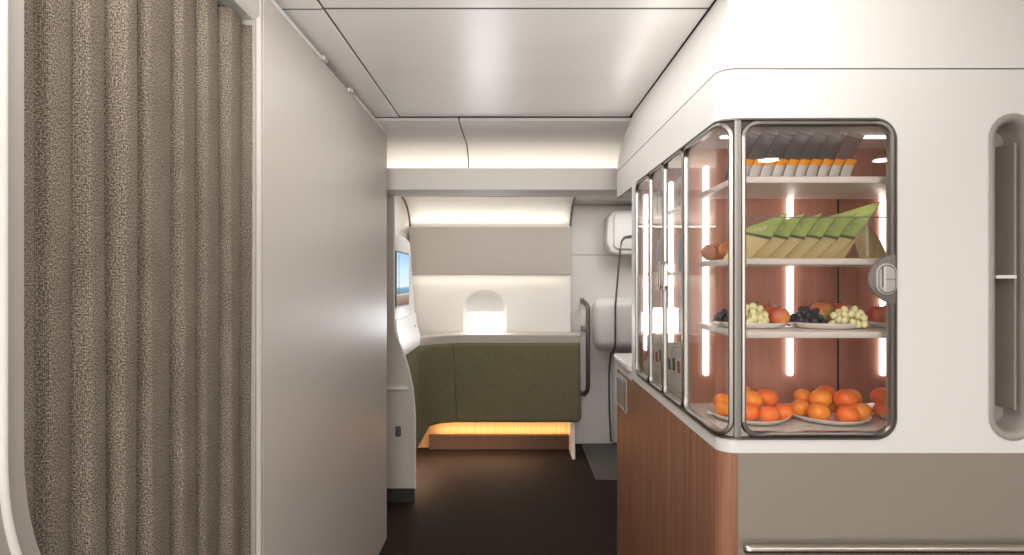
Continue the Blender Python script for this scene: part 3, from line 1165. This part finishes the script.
def wedge(b, za, zb, ht, wd, leanx, th, grow=0.0, top_slope=0.0, tipw=0.0):
    """leaning boxy pack: parallelogram outline seen from the front, rounded front face"""
    us, vs = lin(za, zb, 6), lin(0, 1, 7)

    def P(u, v, s):
        x = wd * (v - 0.5) + leanx * u + tipw * max(u - 0.6, 0) * (v - 0.5)
        z = ht * u + (-0.022 * u / 0.6 if u < 0.6 else -0.022 + (top_slope + 0.022) * (u - 0.6) / 0.4) * (v - 0.5)
        y = s * (th * (0.25 + 0.75 * math.sin(PI * v) ** 0.6) * (1 - 0.75 * max(0, u - 0.55) / 0.45) + grow)
        return Vector((x, y, z))
    A = [[b.verts.new(P(u, v, -1)) for v in vs] for u in us]
    C = [[b.verts.new(P(u, v, 1)) for v in vs] for u in us]
    for i in range(len(us) - 1):
        for j in range(len(vs) - 1):
            b.faces.new((A[i][j], A[i][j + 1], A[i + 1][j + 1], A[i + 1][j]))
            b.faces.new((C[i][j], C[i + 1][j], C[i + 1][j + 1], C[i][j + 1]))
        b.faces.new((A[i][0], A[i + 1][0], C[i + 1][0], C[i][0]))
        b.faces.new((A[i][-1], C[i][-1], C[i + 1][-1], A[i + 1][-1]))
    for j in range(len(vs) - 1):
        b.faces.new((A[0][j], C[0][j], C[0][j + 1], A[0][j + 1]))
        b.faces.new((A[-1][j], A[-1][j + 1], C[-1][j + 1], C[-1][j]))
    bmesh.ops.recalc_face_normals(b, faces=b.faces)
    return b


HT = 0.105
obj('pack_body', wedge(new(), 0.0, 0.62, HT, 0.078, 0.090, 0.0145), 'kraft', k0, smooth=40)
gl = obj('green_top', wedge(new(), 0.64, 1.0, HT, 0.078, 0.090, 0.0145, 0.001, 0.03, 0.06), 'lime', k0, smooth=40)
obj('dark_band', wedge(new(), 0.60, 0.655, HT, 0.078, 0.090, 0.0145, 0.0014), 'darkgreen', k0, smooth=40)
obj('script_mark', squiggle(new(), 0.072, 0.082, 0.036, -0.0135, 0.2), 'ink', gl)
TW = math.radians(-44)
xs = [0.628, 0.673, 0.718, 0.763, 0.808, 0.853]
for i, x in enumerate(xs):
    L_ = (x, 1.735, SH[2])
    if i == 0:
        k0.location = L_
        k0.rotation_euler = (0, 0, TW)
    else:
        dup(k0, L_, '%s from the left of the leaning tan sandwich packs with green tops' % ordn[i], KG)
# the taller pale one at the right end of the row
t = thing('sandwich_pack', 'tallest tan sandwich pack with pale green pointed top ending the row', 'sandwich', (0.890, 1.735, SH[2]), KG)
t.rotation_euler = (0, 0, TW)
o = obj('pack_body', wedge(new(), 0.0, 0.66, 0.138, 0.070, 0.070, 0.0145), 'kraft', t, smooth=40)
o.location = (0, 0, 0)
for ob in (o,):
    for v in ob.data.vertices:
        v.co += Vector(t.location)
gl2 = obj('green_top', wedge(new(), 0.62, 1.0, 0.138, 0.070, 0.070, 0.0145, 0.001, 0.03, 0.11), 'limepale', t, smooth=40)
for v in gl2.data.vertices:
    v.co += Vector(t.location)
sg = obj('script_mark', squiggle(new(), 0.056, 0.108, 0.036, -0.0135, 0.2), 'inkdark', gl2)
for v in sg.data.vertices:
    v.co += Vector(t.location)
# two packs leaning at the right end
t = thing('wrap_pack', 'plain tan wrap pack leaning left behind the tallest sandwich pack', 'sandwich', (1.03, 1.76, SH[2]))
o = obj('pack_body', wedge(new(), 0.0, 1.0, 0.115, 0.075, -0.045, 0.026, tipw=-0.1), 'kraft', t, smooth=40)
for v in o.data.vertices:
    v.co += Vector(t.location)
t = thing('wrap_pack', 'upright tan wrap pack with dull green top at the right end behind the latch', 'sandwich', (1.105, 1.70, SH[2]))
for nm, a in (('pack_body', (0.0, 0.62, 0.130, 0.085, 0.0, 0.03)), ('green_top', (0.60, 1.0, 0.130, 0.085, 0.0, 0.03, 0.001))):
    o = obj(nm, wedge(new(), *a), 'kraft' if nm == 'pack_body' else 'lime', t, smooth=40)
    for v in o.data.vertices:
        v.co += Vector(t.location)

# pastries by the left glass on the second shelf


def pastry(name, label, x, y, z, s, rz):
    b = new()
    ball(b, (0, 0, 0), 0.045 * s, 0.03 * s, 0.028 * s, 24, 14, lambda p: Vector((p.x, p.y * (1 + 0.14 * math.cos(11 * p.x)) + 0.55 * p.x * p.x - 0.2, p.z * (1 + 0.16 * math.cos(11 * p.x)))))
    for v in b.verts:
        v.co = Matrix.Rotation(rz, 3, 'Z') @ v.co + Vector((x, y, z + 0.028 * s))
    o = obj(name, b, 'pastry', smooth=180)
    return tag(o, label, 'pastry', 'pastries on the second shelf')


pastry('croissant', 'glazed brown pastry at the back left corner of the second shelf', 0.618, 1.895, SH[2], 0.95, 0.5)
pastry('croissant', 'glazed brown pastry in front of the other beside the tan sandwich packs', 0.638, 1.820, SH[2], 0.95, 0.9)

# plates
PGR = 'oval white plates in the display'


def plate_mesh(rx, ry):
    b = new()
    lathe(b, [(0, 0), (0.72, 0), (0.90, 0.35), (1.0, 1.0), (0.985, 1.08), (0.93, 0.95), (0.82, 0.5), (0.68, 0.25), (0, 0.25)], (0, 0, 0), 40)
    for v in b.verts:
        v.co = Vector((v.co.x * rx, v.co.y * ry, v.co.z * 0.016))
    return b


def add_plate(x, y, z, rx, ry, label):
    t = thing('serving_plate', label, 'plate', (x, y, z), PGR)
    b = plate_mesh(rx, ry)
    bmesh.ops.translate(b, verts=b.verts, vec=Vector((x, y, z)))
    obj('dish', b, 'plate', t, smooth=50)
    for s in (-1, 1):
        b = new()
        tube(b, [(x + s * (rx - 0.006) + s * 0.013 * math.sin(a), y + 0.012 * math.cos(a), z + 0.013) for a in lin(0, PI, 9)], 0.0032, 8)
        obj('plate_handle', b, 'plate', t, smooth=60)
    return t


Z0 = 1.055
add_plate(0.664, 1.752, Z0, 0.107, 0.130, 'white plate of apricots on the case floor beside the corner post')
add_plate(0.884, 1.750, Z0, 0.110, 0.132, 'white plate heaped with apricots in the middle of the case floor')
add_plate(1.088, 1.755, Z0, 0.070, 0.115, 'white plate of apricots at the right end of the case floor')
Z3 = SH[3]
add_plate(0.672, 1.745, Z3, 0.098, 0.09, 'white plate of grapes and apples at the left of the third shelf')
add_plate(0.874, 1.730, Z3, 0.104, 0.09, 'white plate of black and green grapes in the middle of the third shelf')
add_plate(1.068, 1.735, Z3, 0.064, 0.09, 'white plate of apples at the right end of the third shelf')


def apricot(x, y, z, r, red, label, grp):
    b = new()
    ang = R.uniform(0, 6.28)

    def f(p):
        c = math.cos(math.atan2(p.y, p.x) - ang)
        k = 1 - 0.07 * math.exp(-((1 - c) * 9)) * (1 - abs(p.z) ** 3)
        return Vector((p.x * k, p.y * k, p.z))
    ball(b, (0, 0, 0), r * 1.08, r * 1.0, r * 0.9, 24, 14, f)
    rot = Matrix.Rotation(R.uniform(-0.4, 0.4), 3, 'X') @ Matrix.Rotation(R.uniform(-0.3, 0.3), 3, 'Y')
    for v in b.verts:
        v.co = rot @ v.co + Vector((x, y, z))
    t = thing('apricot', label, 'apricot', (x, y, z), grp)
    obj('flesh', b, 'apricot_red' if red else 'apricot', t, smooth=180)
    q = Vector((x, y, z)) + rot @ Vector((0, 0, r * 0.88))
    s = new()
    ball(s, q, r * 0.08, r * 0.08, r * 0.06, 8, 5)
    obj('stem_scar', s, 'stalk', t, smooth=180)


G1, G2, G3 = 'apricots on the left plate', 'apricots on the middle plate', 'apricots on the right plate'
zb = Z0 + 0.004 + 0.022
AP = [
    (0.622, 1.755, zb, .024, 0, 'lower orange apricot left of the corner post by the plate handle', G1),
    (0.632, 1.795, zb + .016, .025, 0, 'upper orange apricot left of the corner post on the left plate', G1),
    (0.675, 1.70, zb, .027, 1, 'small red orange apricot partly hidden by the corner post', G1),
    (0.716, 1.672, zb, .028, 1, 'deep orange apricot in front centre of the left plate', G1),
    (0.770, 1.708, zb, .027, 1, 'deep orange apricot at the right rim of the left plate', G1),
    (0.698, 1.738, zb + .034, .029, 0, 'bright orange apricot on the second layer of the left plate', G1),
    (0.745, 1.755, zb + .036, .030, 1, 'reddest apricot on the second layer of the left plate', G1),
    (0.690, 1.800, zb + .044, .028, 0, 'topmost pale orange apricot at the back of the left plate', G1),
    (0.845, 1.760, zb, .028, 0, 'apricot at the left rim of the middle plate', G2),
    (0.868, 1.700, zb, .029, 0, 'apricot at the front left of the middle plate', G2),
    (0.935, 1.675, zb, .029, 1, 'apricot at the front centre of the middle plate', G2),
    (0.990, 1.710, zb, .028, 0, 'apricot at the front right of the middle plate', G2),
    (0.895, 1.745, zb + .037, .030, 0, 'large pale apricot on top at the left of the middle plate', G2),
    (0.962, 1.740, zb + .037, .031, 1, 'large blushed apricot on top at the centre of the middle plate', G2),
    (0.940, 1.805, zb + .040, .028, 1, 'apricot at the back top of the middle plate', G2),
    (1.000, 1.775, zb + .034, .027, 0, 'bright apricot at the top right of the middle plate', G2),
    (0.872, 1.800, zb + .030, .026, 0, 'apricot at the back left of the middle plate', G2),
    (0.960, 1.805, zb, .027, 0, 'apricot low at the back right of the middle plate', G2),
    (1.083, 1.735, zb, .028, 1, 'apricot at the left front of the right plate', G3),
    (1.150, 1.720, zb, .029, 0, 'apricot at the front centre of the right plate', G3),
    (1.102, 1.772, zb + .036, .031, 1, 'large apricot on top at the left of the right plate', G3),
    (1.165, 1.765, zb + .036, .030, 0, 'apricot on top at the right of the right plate', G3),
]
for a in AP:
    dx_ = {G1: -0.022, G2: -0.025, G3: -0.040}[a[6]]
    apricot(a[0] + dx_, a[1] + 0.004, zb - 0.002 + (a[2] - zb) * 0.80, a[3] * 0.95, *a[4:])


def bunch(x, y, z, n, rx, ry, rz, rg, m, label, grp, seed, kind='grape'):
    rr = random.Random(seed)
    x -= 0.022
    t = thing('grape_bunch', label, 'grapes', (x, y, z), grp)
    me = None
    pts = []
    tries = 0
    while len(pts) < n and tries < 6000:
        tries += 1
        a, c, d = rr.uniform(0, 2 * PI), rr.uniform(0, 1), rr.uniform(0.3, 1)
        hx = math.sqrt(1 - c * c)
        p = Vector((rx * d * hx * math.cos(a), ry * d * hx * math.sin(a), rg + (rz - rg) * d * c))
        if all((p - q).length > rg * 1.62 for q in pts):
            pts.append(p)
    for i, p in enumerate(pts):
        if me is None:
            b = new()
            ball(b, (0, 0, 0), rg, rg, rg * 1.12, 12, 8)
            me = bpy.data.meshes.new(kind)
            b.to_mesh(me)
            b.free()
            for q in me.polygons:
                q.use_smooth = True
            me.materials.append(M[m])
        o = bpy.data.objects.new(kind, me)
        COL.objects.link(o)
        o.parent = t
        o.location = p
        o.rotation_euler = (rr.uniform(-.6, .6), rr.uniform(-.6, .6), rr.uniform(0, 6))
    b = new()
    tube(b, [(x, y, z + 0.004), (x + .006, y, z + rz * 0.6), (x + 0.010, y + 0.004, z + rz + 0.006), (x + 0.017, y + .004, z + rz + 0.012)], 0.0016, 6)
    obj('stem', b, 'stalk', t, smooth=60)


z3 = Z3 + 0.004
GB = 'grape bunches on the third shelf'
bunch(0.680, 1.700, z3, 34, 0.040, 0.034, 0.058, 0.0095, 'grape', 'pale green grape bunch right of the corner post on the left plate', GB, 3)
bunch(0.632, 1.770, z3, 22, 0.030, 0.030, 0.044, 0.0085, 'blackgrape', 'dark grape bunch seen through the side glass on the left plate', GB, 4)
bunch(0.938, 1.685, z3, 40, 0.046, 0.034, 0.052, 0.0095, 'grape', 'pale green grape bunch in front of the mango on the middle plate', GB, 5)
bunch(0.842, 1.725, z3, 44, 0.046, 0.040, 0.052, 0.0085, 'blackgrape', 'black grape bunch on the left half of the middle plate', GB, 6)
bunch(1.066, 1.675, z3, 18, 0.026, 0.024, 0.044, 0.0095, 'grape', 'small green grape bunch at the far right edge of the third shelf', GB, 8)


def apple(x, y, z, r, label, grp, m='apple', sx=1.0, sz=0.92):
    x -= 0.022
    t = thing('mango' if m == 'mango' else 'apple', label, 'mango' if m == 'mango' else 'apple', (x, y, z), grp)
    b = new()

    def f(p):
        h = math.hypot(p.x, p.y)
        dz = -0.28 * math.exp(-(h / 0.28) ** 2) * (1 if p.z > 0 else -0.6)
        if m == 'mango':
            return Vector((p.x, p.y, p.z + 0.12 * p.x))
        return Vector((p.x * (1 + 0.08 * p.z), p.y * (1 + 0.08 * p.z), p.z + dz))
    ball(b, (x, y, z + r * sz), r * sx, r, r * sz, 24, 16, f)
    obj('flesh', b, m, t, smooth=180)
    b = new()
    zt = z + r * sz * (1.72 if m != 'mango' else 1.98)
    tube(b, [(x, y, zt), (x + 0.003, y, zt + r * 0.35)], 0.0015, 6)
    obj('stalk', b, 'stalk', t, smooth=60)


FG = 'apples on the third shelf'
apple(0.755, 1.705, z3, 0.030, 'red apple at the right front of the left grape plate', FG)
apple(0.752, 1.772, z3, 0.034, 'larger red apple at the back of the left grape plate', FG)
apple(0.699, 1.790, z3, 0.031, 'yellowish apple behind the green grapes on the left plate', FG)
apple(0.907, 1.775, z3 + 0.006, 0.032, 'orange green mango between the two grape bunches on the middle plate', 'mangoes on the third shelf', 'mango', 1.25)
apple(0.965, 1.785, z3 + 0.010, 0.030, 'bright red apple showing over the green grapes on the middle plate', FG)
apple(1.052, 1.745, z3, 0.032, 'left dark red apple on the right plate of the third shelf', FG)
apple(1.112, 1.772, z3, 0.034, 'dark red apple second from the left on the right plate', FG)

# packets, bottles and boxes in the two side compartments
PK = 'paper packets in the side compartments'
rr = random.Random(11)
cols = ['paper', 'paper', 'redpaper', 'paper', 'navypaper', 'paper', 'paper', 'redpaper']
names = ['white', 'white', 'red striped', 'white', 'navy striped', 'white', 'white', 'red striped']
for ci, (D0, nm) in enumerate(((2.02, 'second'), (2.335, 'third'))):
    tray = thing('packet_tray', 'low pale tray of paper packets behind the %s side glass from the corner' % nm, 'tray', (0.60, D0 + 0.11, Z0))
    b = new()
    box(b, 0.545, 0.66, D0 - 0.03, D0 + 0.225, Z0, Z0 + 0.004)
    box(b, 0.545, 0.549, D0 - 0.03, D0 + 0.225, Z0, Z0 + 0.03)
    box(b, 0.656, 0.66, D0 - 0.03, D0 + 0.225, Z0, Z0 + 0.05)
    box(b, 0.545, 0.66, D0 - 0.034, D0 - 0.03, Z0, Z0 + 0.05)
    box(b, 0.545, 0.66, D0 + 0.225, D0 + 0.229, Z0, Z0 + 0.05)
    obj('tray_box', b, 'shelf', tray)
    for k in range(8):
        y = D0 - 0.012 + 0.031 * k
        t = thing('paper_packet', '%s paper packet from the front in the tray behind the %s side glass' % (ordn[k], nm), 'packet', (0.602, y, Z0 + 0.006), PK)
        b = lean_sheet(new(), 0.0, 0, 0, 0, 0, 0) if False else new()
        hgt = 0.15 + rr.uniform(-0.012, 0.012)
        dz = rr.uniform(-0.4, 0.4)
        box(b, -0.045, 0.045, -0.004, 0.004, 0, hgt, 0.002)
        mt = Matrix.Translation(Vector((0.602, y, Z0 + 0.006))) @ Matrix.Rotation(0.35, 4, 'X') if False else Matrix.Translation(Vector((0.602, y, Z0 + 0.006))) @ Matrix.Rotation(-0.12 * 0, 4, 'X')
        sh_ = Matrix.Shear('XZ', 4, (0, 0)) if False else Matrix.Identity(4)
        for v in b.verts:
            v.co = mt @ Vector((v.co.x, v.co.y + 0.16 * v.co.z, v.co.z))
        obj('packet_body', b, 'paper', t)
        if cols[k] != 'paper' or k % 2 == 0:
            b = new()
            box(b, -0.0455, 0.0455, -0.0046, 0.0046, hgt * 0.45, hgt * 0.72)
            for v in b.verts:
                v.co = mt @ Vector((v.co.x, v.co.y + 0.16 * v.co.z, v.co.z))
            obj('colour_band', b, cols[k] if cols[k] != 'paper' else 'navypaper', t)


def bottle(x, y, z, m, label, grp):
    t = thing('water_bottle', label, 'bottle', (x, y, z), grp)
    b = new()
    lathe(b, [(0, 0), (0.026, 0), (0.029, 0.006), (0.029, 0.10), (0.024, 0.125), (0.011, 0.145), (0.011, 0.152), (0, 0.152)], (x, y, z), 20)
    obj('bottle_body', b, m, t, smooth=45)
    b = new()
    lathe(b, [(0.0, 0.152), (0.0125, 0.152), (0.0125, 0.168), (0.0, 0.168)], (x, y, z), 16)
    obj('cap', b, 'paper', t, smooth=45)


BG = 'bottles on the upper side shelf'
for D, nm in ((2.02, 'second'), (2.34, 'third')):
    for k in range(3):
        bottle(0.612, D + 0.08 * k, 1.47, 'blue', '%s blue bottle from the front on the shelf behind the %s side glass' % (ordn[k], nm), BG)
BX = 'grey snack boxes on the top side shelf'
for D, nm in ((2.02, 'second'), (2.34, 'third')):
    for k in range(3):
        t = thing('snack_box', '%s grey snack box from the front on the top shelf behind the %s side glass' % (ordn[k], nm), 'box', (0.617, D + 0.075 * k, 1.69), BX)
        obj('carton', bx(0.575, 0.66, D + 0.075 * k - 0.03, D + 0.075 * k + 0.03, 1.69, 1.79, 0.002), 'silver', t)
        obj('carton_flap', bx(0.574, 0.661, D + 0.075 * k - 0.031, D + 0.075 * k + 0.031, 1.775, 1.795, 0.002), 'packwhite', t)

# ---------------------------------------------------------------- bench nook at the aisle end
bn = thing('bench_unit', 'curved moss green upholstered bench back with amber light beneath under the window', 'bench', (-0.1, 5.1, 0))
ZB, ZTP = 0.288, 0.918


def bpath(t, lean_):
    """plan of the front face: along the far wall then round the left corner to the console"""
    xr, yb = 0.556, 4.95 + 0.09 * lean_
    xl = -0.632 - 0.105 * lean_
    rad = 0.17 + 0.24 * lean_
    L1 = (xr - (xl + rad))
    L2 = rad * PI / 2
    L3 = (yb - rad) - 4.03
    s = t * (L1 + L2 + L3)
    if s < L1:
        return (xr - s, yb)
    if s < L1 + L2:
        a = (s - L1) / rad
        return (xl + rad - rad * math.sin(a), yb - rad + rad * math.cos(a))
    return (xl, yb - rad - (s - L1 - L2))


b = new()
ts = lin(0, 0.55, 10) + lin(0.56, 0.80, 22) + lin(0.82, 1, 6)


def cush(t, u):
    # u 0 bottom edge, 1 top edge, soft rounded borders
    x, y = bpath(t, u)
    x2, y2 = bpath(min(t + 0.004, 1.0), u)
    x1, y1 = bpath(max(t - 0.004, 0.0), u)
    d = Vector((x2 - x1, y2 - y1, 0)).normalized()
    nrm = Vector((-d.y, d.x, 0))
    e = min(u, 1 - u) * (ZTP - ZB)
    e2 = t * 2.0
    k = 0.0
    if e < 0.025:
        k += (0.025 - math.sqrt(max(0.025 ** 2 - (0.025 - e) ** 2, 0)))
    if e2 < 0.025:
        k += (0.025 - math.sqrt(max(0.025 ** 2 - (0.025 - e2) ** 2, 0)))
    p = Vector((x, y, ZB + (ZTP - ZB) * u)) - nrm * min(k, 0.03) * (-1 if False else 1)
    # round the lower right corner of the outline
    eb = u * (ZTP - ZB)
    if e2 < 0.045 and eb < 0.045:
        a_, c_ = 0.045 - e2, 0.045 - eb
        h_ = math.hypot(a_, c_)
        if h_ > 1e-9:
            k_ = max(a_, c_) / h_
            p.x -= a_ * (1 - k_)
            p.z += c_ * (1 - k_)
    return p


us_ = [0, .003, .008, .016, .03, .045] + lin(0.08, 0.92, 10) + [.955, .97, .984, .992, .997, 1]
ts = [0, .001, .003, .006, .010, .014, .018, .022, .027] + ts[1:]
ts = sorted(set(ts))
VB = [[None] * len(us_) for _ in ts]
for i, t_ in enumerate(ts):
    for j, u in enumerate(us_):
        VB[i][j] = b.verts.new(cush(t_, u))
for i in range(len(ts) - 1):
    for j in range(len(us_) - 1):
        b.faces.new((VB[i][j], VB[i][j + 1], VB[i + 1][j + 1], VB[i + 1][j]))
for f in b.faces:
    f.smooth = True
bk = obj('backrest', b, 'green', bn, smooth=180)
md = bk.modifiers.new('thick', 'SOLIDIFY')
md.thickness = 0.06
md.offset = 1
# which way is outward is settled here: the thickness must grow away from the aisle
bk.data.update()
avg = sum((p.normal.y * p.area for p in bk.data.polygons if p.center.x + bn.location.x > 0), 0.0)
md.offset = -1 if avg < 0 else 1
b = new()
tube(b, [Vector(cush(0.487, u)) + Vector((0, -0.0005, 0)) for u in lin(0.03, 0.97, 14)], 0.003, 6)
obj('seam', b, mat('dark_green_stitching', (0.07, 0.065, 0.04), 0.9), bk, smooth=60)
# pale rim on top of the upholstery and the ledge behind it
b = new()


def rim(t, k):
    x, y = bpath(t, 1.02)
    return [(0.0, -0.0), (0.0, 0.062), (0.012, 0.068), (0.30, 0.068)][k], x, y


tl = [q for q in ts if q <= 0.93]
Vr = []
for t_ in tl:
    x, y = bpath(t_, 1.0)
    x2, y2 = bpath(min(t_ + 0.004, 1.0), 1.0)
    x1, y1 = bpath(max(t_ - 0.004, 0.0), 1.0)
    d = Vector((x2 - x1, y2 - y1, 0)).normalized()
    nr = Vector((d.y, -d.x, 0))
    row = []
    for o_, z in ((0.012, 0.0), (0.012, 0.060), (0.020, 0.068), (0.12, 0.068)):
        row.append(b.verts.new(Vector((x, y, ZTP + z)) + nr * o_))
    Vr.append(row)
for i in range(len(Vr) - 1):
    for j in range(3):
        b.faces.new((Vr[i][j], Vr[i][j + 1], Vr[i + 1][j + 1], Vr[i + 1][j]))
bmesh.ops.recalc_face_normals(b, faces=b.faces)
obj('top_rim', b, 'beige', bn, smooth=40)
obj('ledge', bx(-0.68, 0.556, 5.10, 5.299, 0.955, 0.984, 0.003), 'beige', bn)
obj('end_panel', prism([(4.94, 0.0), (5.298, 0.0), (5.298, 0.955), (5.12, 0.955), (5.03, 0.29), (4.98, 0.29)], 'x', 0.480, 0.505, 0.003), 'white', bn)
obj('rear_board', bx(-0.86, 0.48, 5.285, 5.299, 0.0, 0.60), 'oak', bn)
obj('plinth', bx(-0.70, 0.479, 5.23, 5.284, 0.0, 0.115, 0.002), 'darkwood', bn)
obj('led_strip', bx(-0.62, 0.48, 5.20, 5.21, 0.255, 0.262), 'ledamber', bn)

# console end panel on the left of the bench with the screen
co = thing('side_console', 'grey bench end console with a curved white edge left of the green upholstery', 'console', (-0.78, 4.1, 0))
edge = [(-0.626, 0.09), (-0.626, 0.55), (-0.630, 0.62), (-0.641, 0.737), (-0.668, 0.86), (-0.697, 0.957), (-0.735, 1.045), (-0.753, 1.10), (-0.761, 1.16), (-0.761, 1.978)]
obj('console_front', prism([(-0.868, 0.09)] + edge + [(-0.868, 1.978)], 'y', 3.995, 4.03, 0.002), 'console', co)
b = new()
tube(b, [(x + 0.001, 3.998, z) for x, z in edge], 0.006, 8)
obj('edge_trim', b, 'warmwhite', co, smooth=60)
obj('kick_plate', bx(-0.868, -0.632, 4.005, 4.03, 0, 0.09), 'dark', co)
obj('ledge_handle', prism(rrect(-0.815, -0.665, 0.728, 0.752, 0.011), 'y', 3.975, 3.996, 0.004), 'white', co, smooth=40)
obj('latch', prism(rrect(-0.752, -0.715, 0.425, 0.492, 0.006), 'y', 3.988, 3.996, 0.002), 'greymetal', co)
# white shroud behind the console carrying the screen
sp_ = [(4.03, 1.16), (4.03, 1.735), (4.45, 1.735), (4.62, 1.715), (4.66, 1.68), (4.74, 1.45), (4.85, 1.20), (4.96, 1.06), (4.90, 1.0), (4.60, 0.98), (4.03, 1.0)]
obj('screen_shroud', prism(sp_, 'x', -0.84, -0.762, 0.006), 'white', co, smooth=35)
b = new()
grid(b, lambda y, k: [(-0.762, y, 1.17), (-0.757, y, 1.10), (-0.742, y, 1.04), (-0.722, y, 0.975), (-0.722, y, 0.93)][k], lin(4.03, 4.86, 8), range(5))
thicken(b, 0.01)
obj('shroud_foot', b, 'white', co, smooth=60)
obj('wall_latch', bx(-0.758, -0.740, 4.72, 4.78, 1.035, 1.085, 0.004), 'greymetal', co)

tv = thing('wall_screen', 'wall screen showing a bright beach and sky on the left', 'screen', (-0.755, 4.28, 1.255))
obj('bezel', prism(rrect(4.035, 4.53, 1.25, 1.625, 0.012), 'x', -0.7615, -0.752, 0.002), 'bezel', tv)
b = new()
uvl = b.loops.layers.uv.new('UVMap')
vv = [b.verts.new((-0.7512, y, z)) for y, z in ((4.045, 1.26), (4.52, 1.26), (4.52, 1.615), (4.045, 1.615))]
f = b.faces.new(vv)
for lp, uvc in zip(f.loops, ((0, 0), (1.33, 0), (1.33, 1), (0, 1))):
    lp[uvl].uv = uvc
scr = obj('display', b, 'screen', tv)
b = new()
tube(b, [(-0.7508, 4.12, 1.33), (-0.7508, 4.125, 1.45), (-0.7508, 4.115, 1.56), (-0.7508, 4.12, 1.60)], [0.0005] * 4, 6)
for v in b.verts:
    v.co.y = 4.12 + (v.co.y - 4.12) * 1.0
box(b, -0.751, -0.7506, 4.112, 4.128, 1.325, 1.60)
obj('picture_trunk', b, 'palmtrunk', scr)

# ---------------------------------------------------------------- cabin door area on the right
dr = thing('door_1', 'white cabin exit door with dark curved door gap right of the bench', 'door', (1.1, 5.4, 0), kind='structure')
b = new()
box(b, 0.505, 1.9, 5.405, 5.42, 1.648, 2.08, 0.004)
box(b, 0.505, 1.9, 5.405, 5.42, 0.0, 1.642, 0.004)
obj('door_lining', b, 'warmwhite', dr)
b = new()
box(b, 0.690, 1.5, 5.22, 5.41, 0.83, 1.275, 0.085, 6)
obj('slide_bustle', b, 'white', dr, smooth=60)
b = new()
gp = [(1.04, 5.16, 1.795), (0.98, 5.165, 1.795), (0.935, 5.17, 1.785), (0.915, 5.18, 1.75), (0.905, 5.19, 1.68), (0.895, 5.20, 1.55), (0.875, 5.205, 1.30), (0.868, 5.206, 1.2), (0.868, 5.206, 0.92), (0.866, 5.22, 0.86), (0.862, 5.3, 0.82), (0.855, 5.39, 0.78), (0.845, 5.40, 0.60), (0.848, 5.40, 0.3), (0.862, 5.40, 0.02)]
tube(b, gp, 0.008, 8)
obj('door_seal', b, 'seam', dr, smooth=60)
b = new()
box(b, 0.875, 1.5, 5.34, 5.41, 0.02, 0.80, 0.02, 3)
obj('door_panel', b, 'white', dr, smooth=50)
ob = thing('overhead_unit', 'rounded white unit mounted high by the cabin door', 'wall unit', (1.0, 5.3, 1.63))
b = prism([(0.83, 1.66), (0.79, 1.74), (0.80, 1.95), (0.845, 2.0), (0.90, 2.012), (1.4, 2.012), (1.4, 1.64), (0.90, 1.64)], 'y', 5.20, 5.404, 0.02, 3)
obj('unit_shell', b, 'white', ob, smooth=60)
obj('unit_lid', prism(rrect(0.850, 1.38, 1.685, 1.995, 0.05), 'y', 5.180, 5.201, 0.012), 'white', ob, smooth=50)

gh = thing('grab_handle', 'tall dark grey vertical grab handle beside the green bench', 'handle', (0.637, 5.2, 0.45))
b = new()
pts = [(0.612, 5.40, 1.25), (0.62, 5.30, 1.235), (0.632, 5.215, 1.215), (0.637, 5.20, 1.19), (0.637, 5.20, 0.85), (0.637, 5.20, 0.54), (0.633, 5.21, 0.50), (0.62, 5.29, 0.455), (0.612, 5.40, 0.44)]
tube(b, pts, 0.019, 10)
obj('handle_bar', b, 'greymetal', gh, smooth=60)
b = new()
box(b, 0.600, 0.632, 5.385, 5.405, 0.985, 1.03, 0.004)
box(b, 0.61, 0.637, 5.20, 5.39, 0.995, 1.02, 0.004)
obj('middle_bracket', b, 'steel', gh)
for z in (1.25, 0.44):
    obj('mount', bx(0.594, 0.630, 5.395, 5.406, z - 0.025, z + 0.025, 0.004), 'steel', gh)

th = thing('threshold_plate', 'charcoal floor plate in front of the cabin door', 'floor plate', (1.0, 4.93, 0))
obj('plate', prism([(0.605, 4.43), (1.9, 4.43), (1.9, 5.40), (0.605, 5.40)], 'z', 0.0, 0.005, 0.001), 'mat', th)
obj('plate_edge', bx(0.600, 0.606, 4.43, 5.40, 0.0, 0.006), 'seam', th)

# ---------------------------------------------------------------- behind the camera: downlights mirrored in the glass, added fill panel
for i, (x, y) in enumerate(((0.94, -1.06), (1.72, -1.06), (2.50, -1.06))):
    t = thing('downlight', '%s round ceiling downlight behind the camera, counted from the aisle' % ordn[i], 'lamp', (x, y, CZ), 'galley downlights')
    b = new()
    lathe(b, [(0.05, 0.0), (0.082, 0.0), (0.085, -0.008), (0.078, -0.03), (0.066, -0.03), (0.05, -0.012)], (x, y, CZ), 28)
    obj('lamp_rim', b, 'white', t, smooth=40)
    b = new()
    lathe(b, [(0.0, -0.034), (0.066, -0.034), (0.066, -0.028), (0, -0.028)], (x, y, CZ), 28)
    obj('lamp_lens', b, 'lamp', t, smooth=40)
t = thing('fill_panel', 'added flat luminous fill panel over the unseen aisle behind the camera', 'lamp', (0, -1.2, CZ - 0.03))  # invented panel, put in for soft fill along the aisle
obj('fill_lens', bx(-0.5, 0.5, -2.2, -0.25, CZ - 0.03, CZ - 0.022), 'fillpanel', t)
obj('fill_frame', bx(-0.53, 0.53, -2.23, -0.22, CZ - 0.022, CZ, 0.004), 'white', t)
bpy.context.view_layer.update()
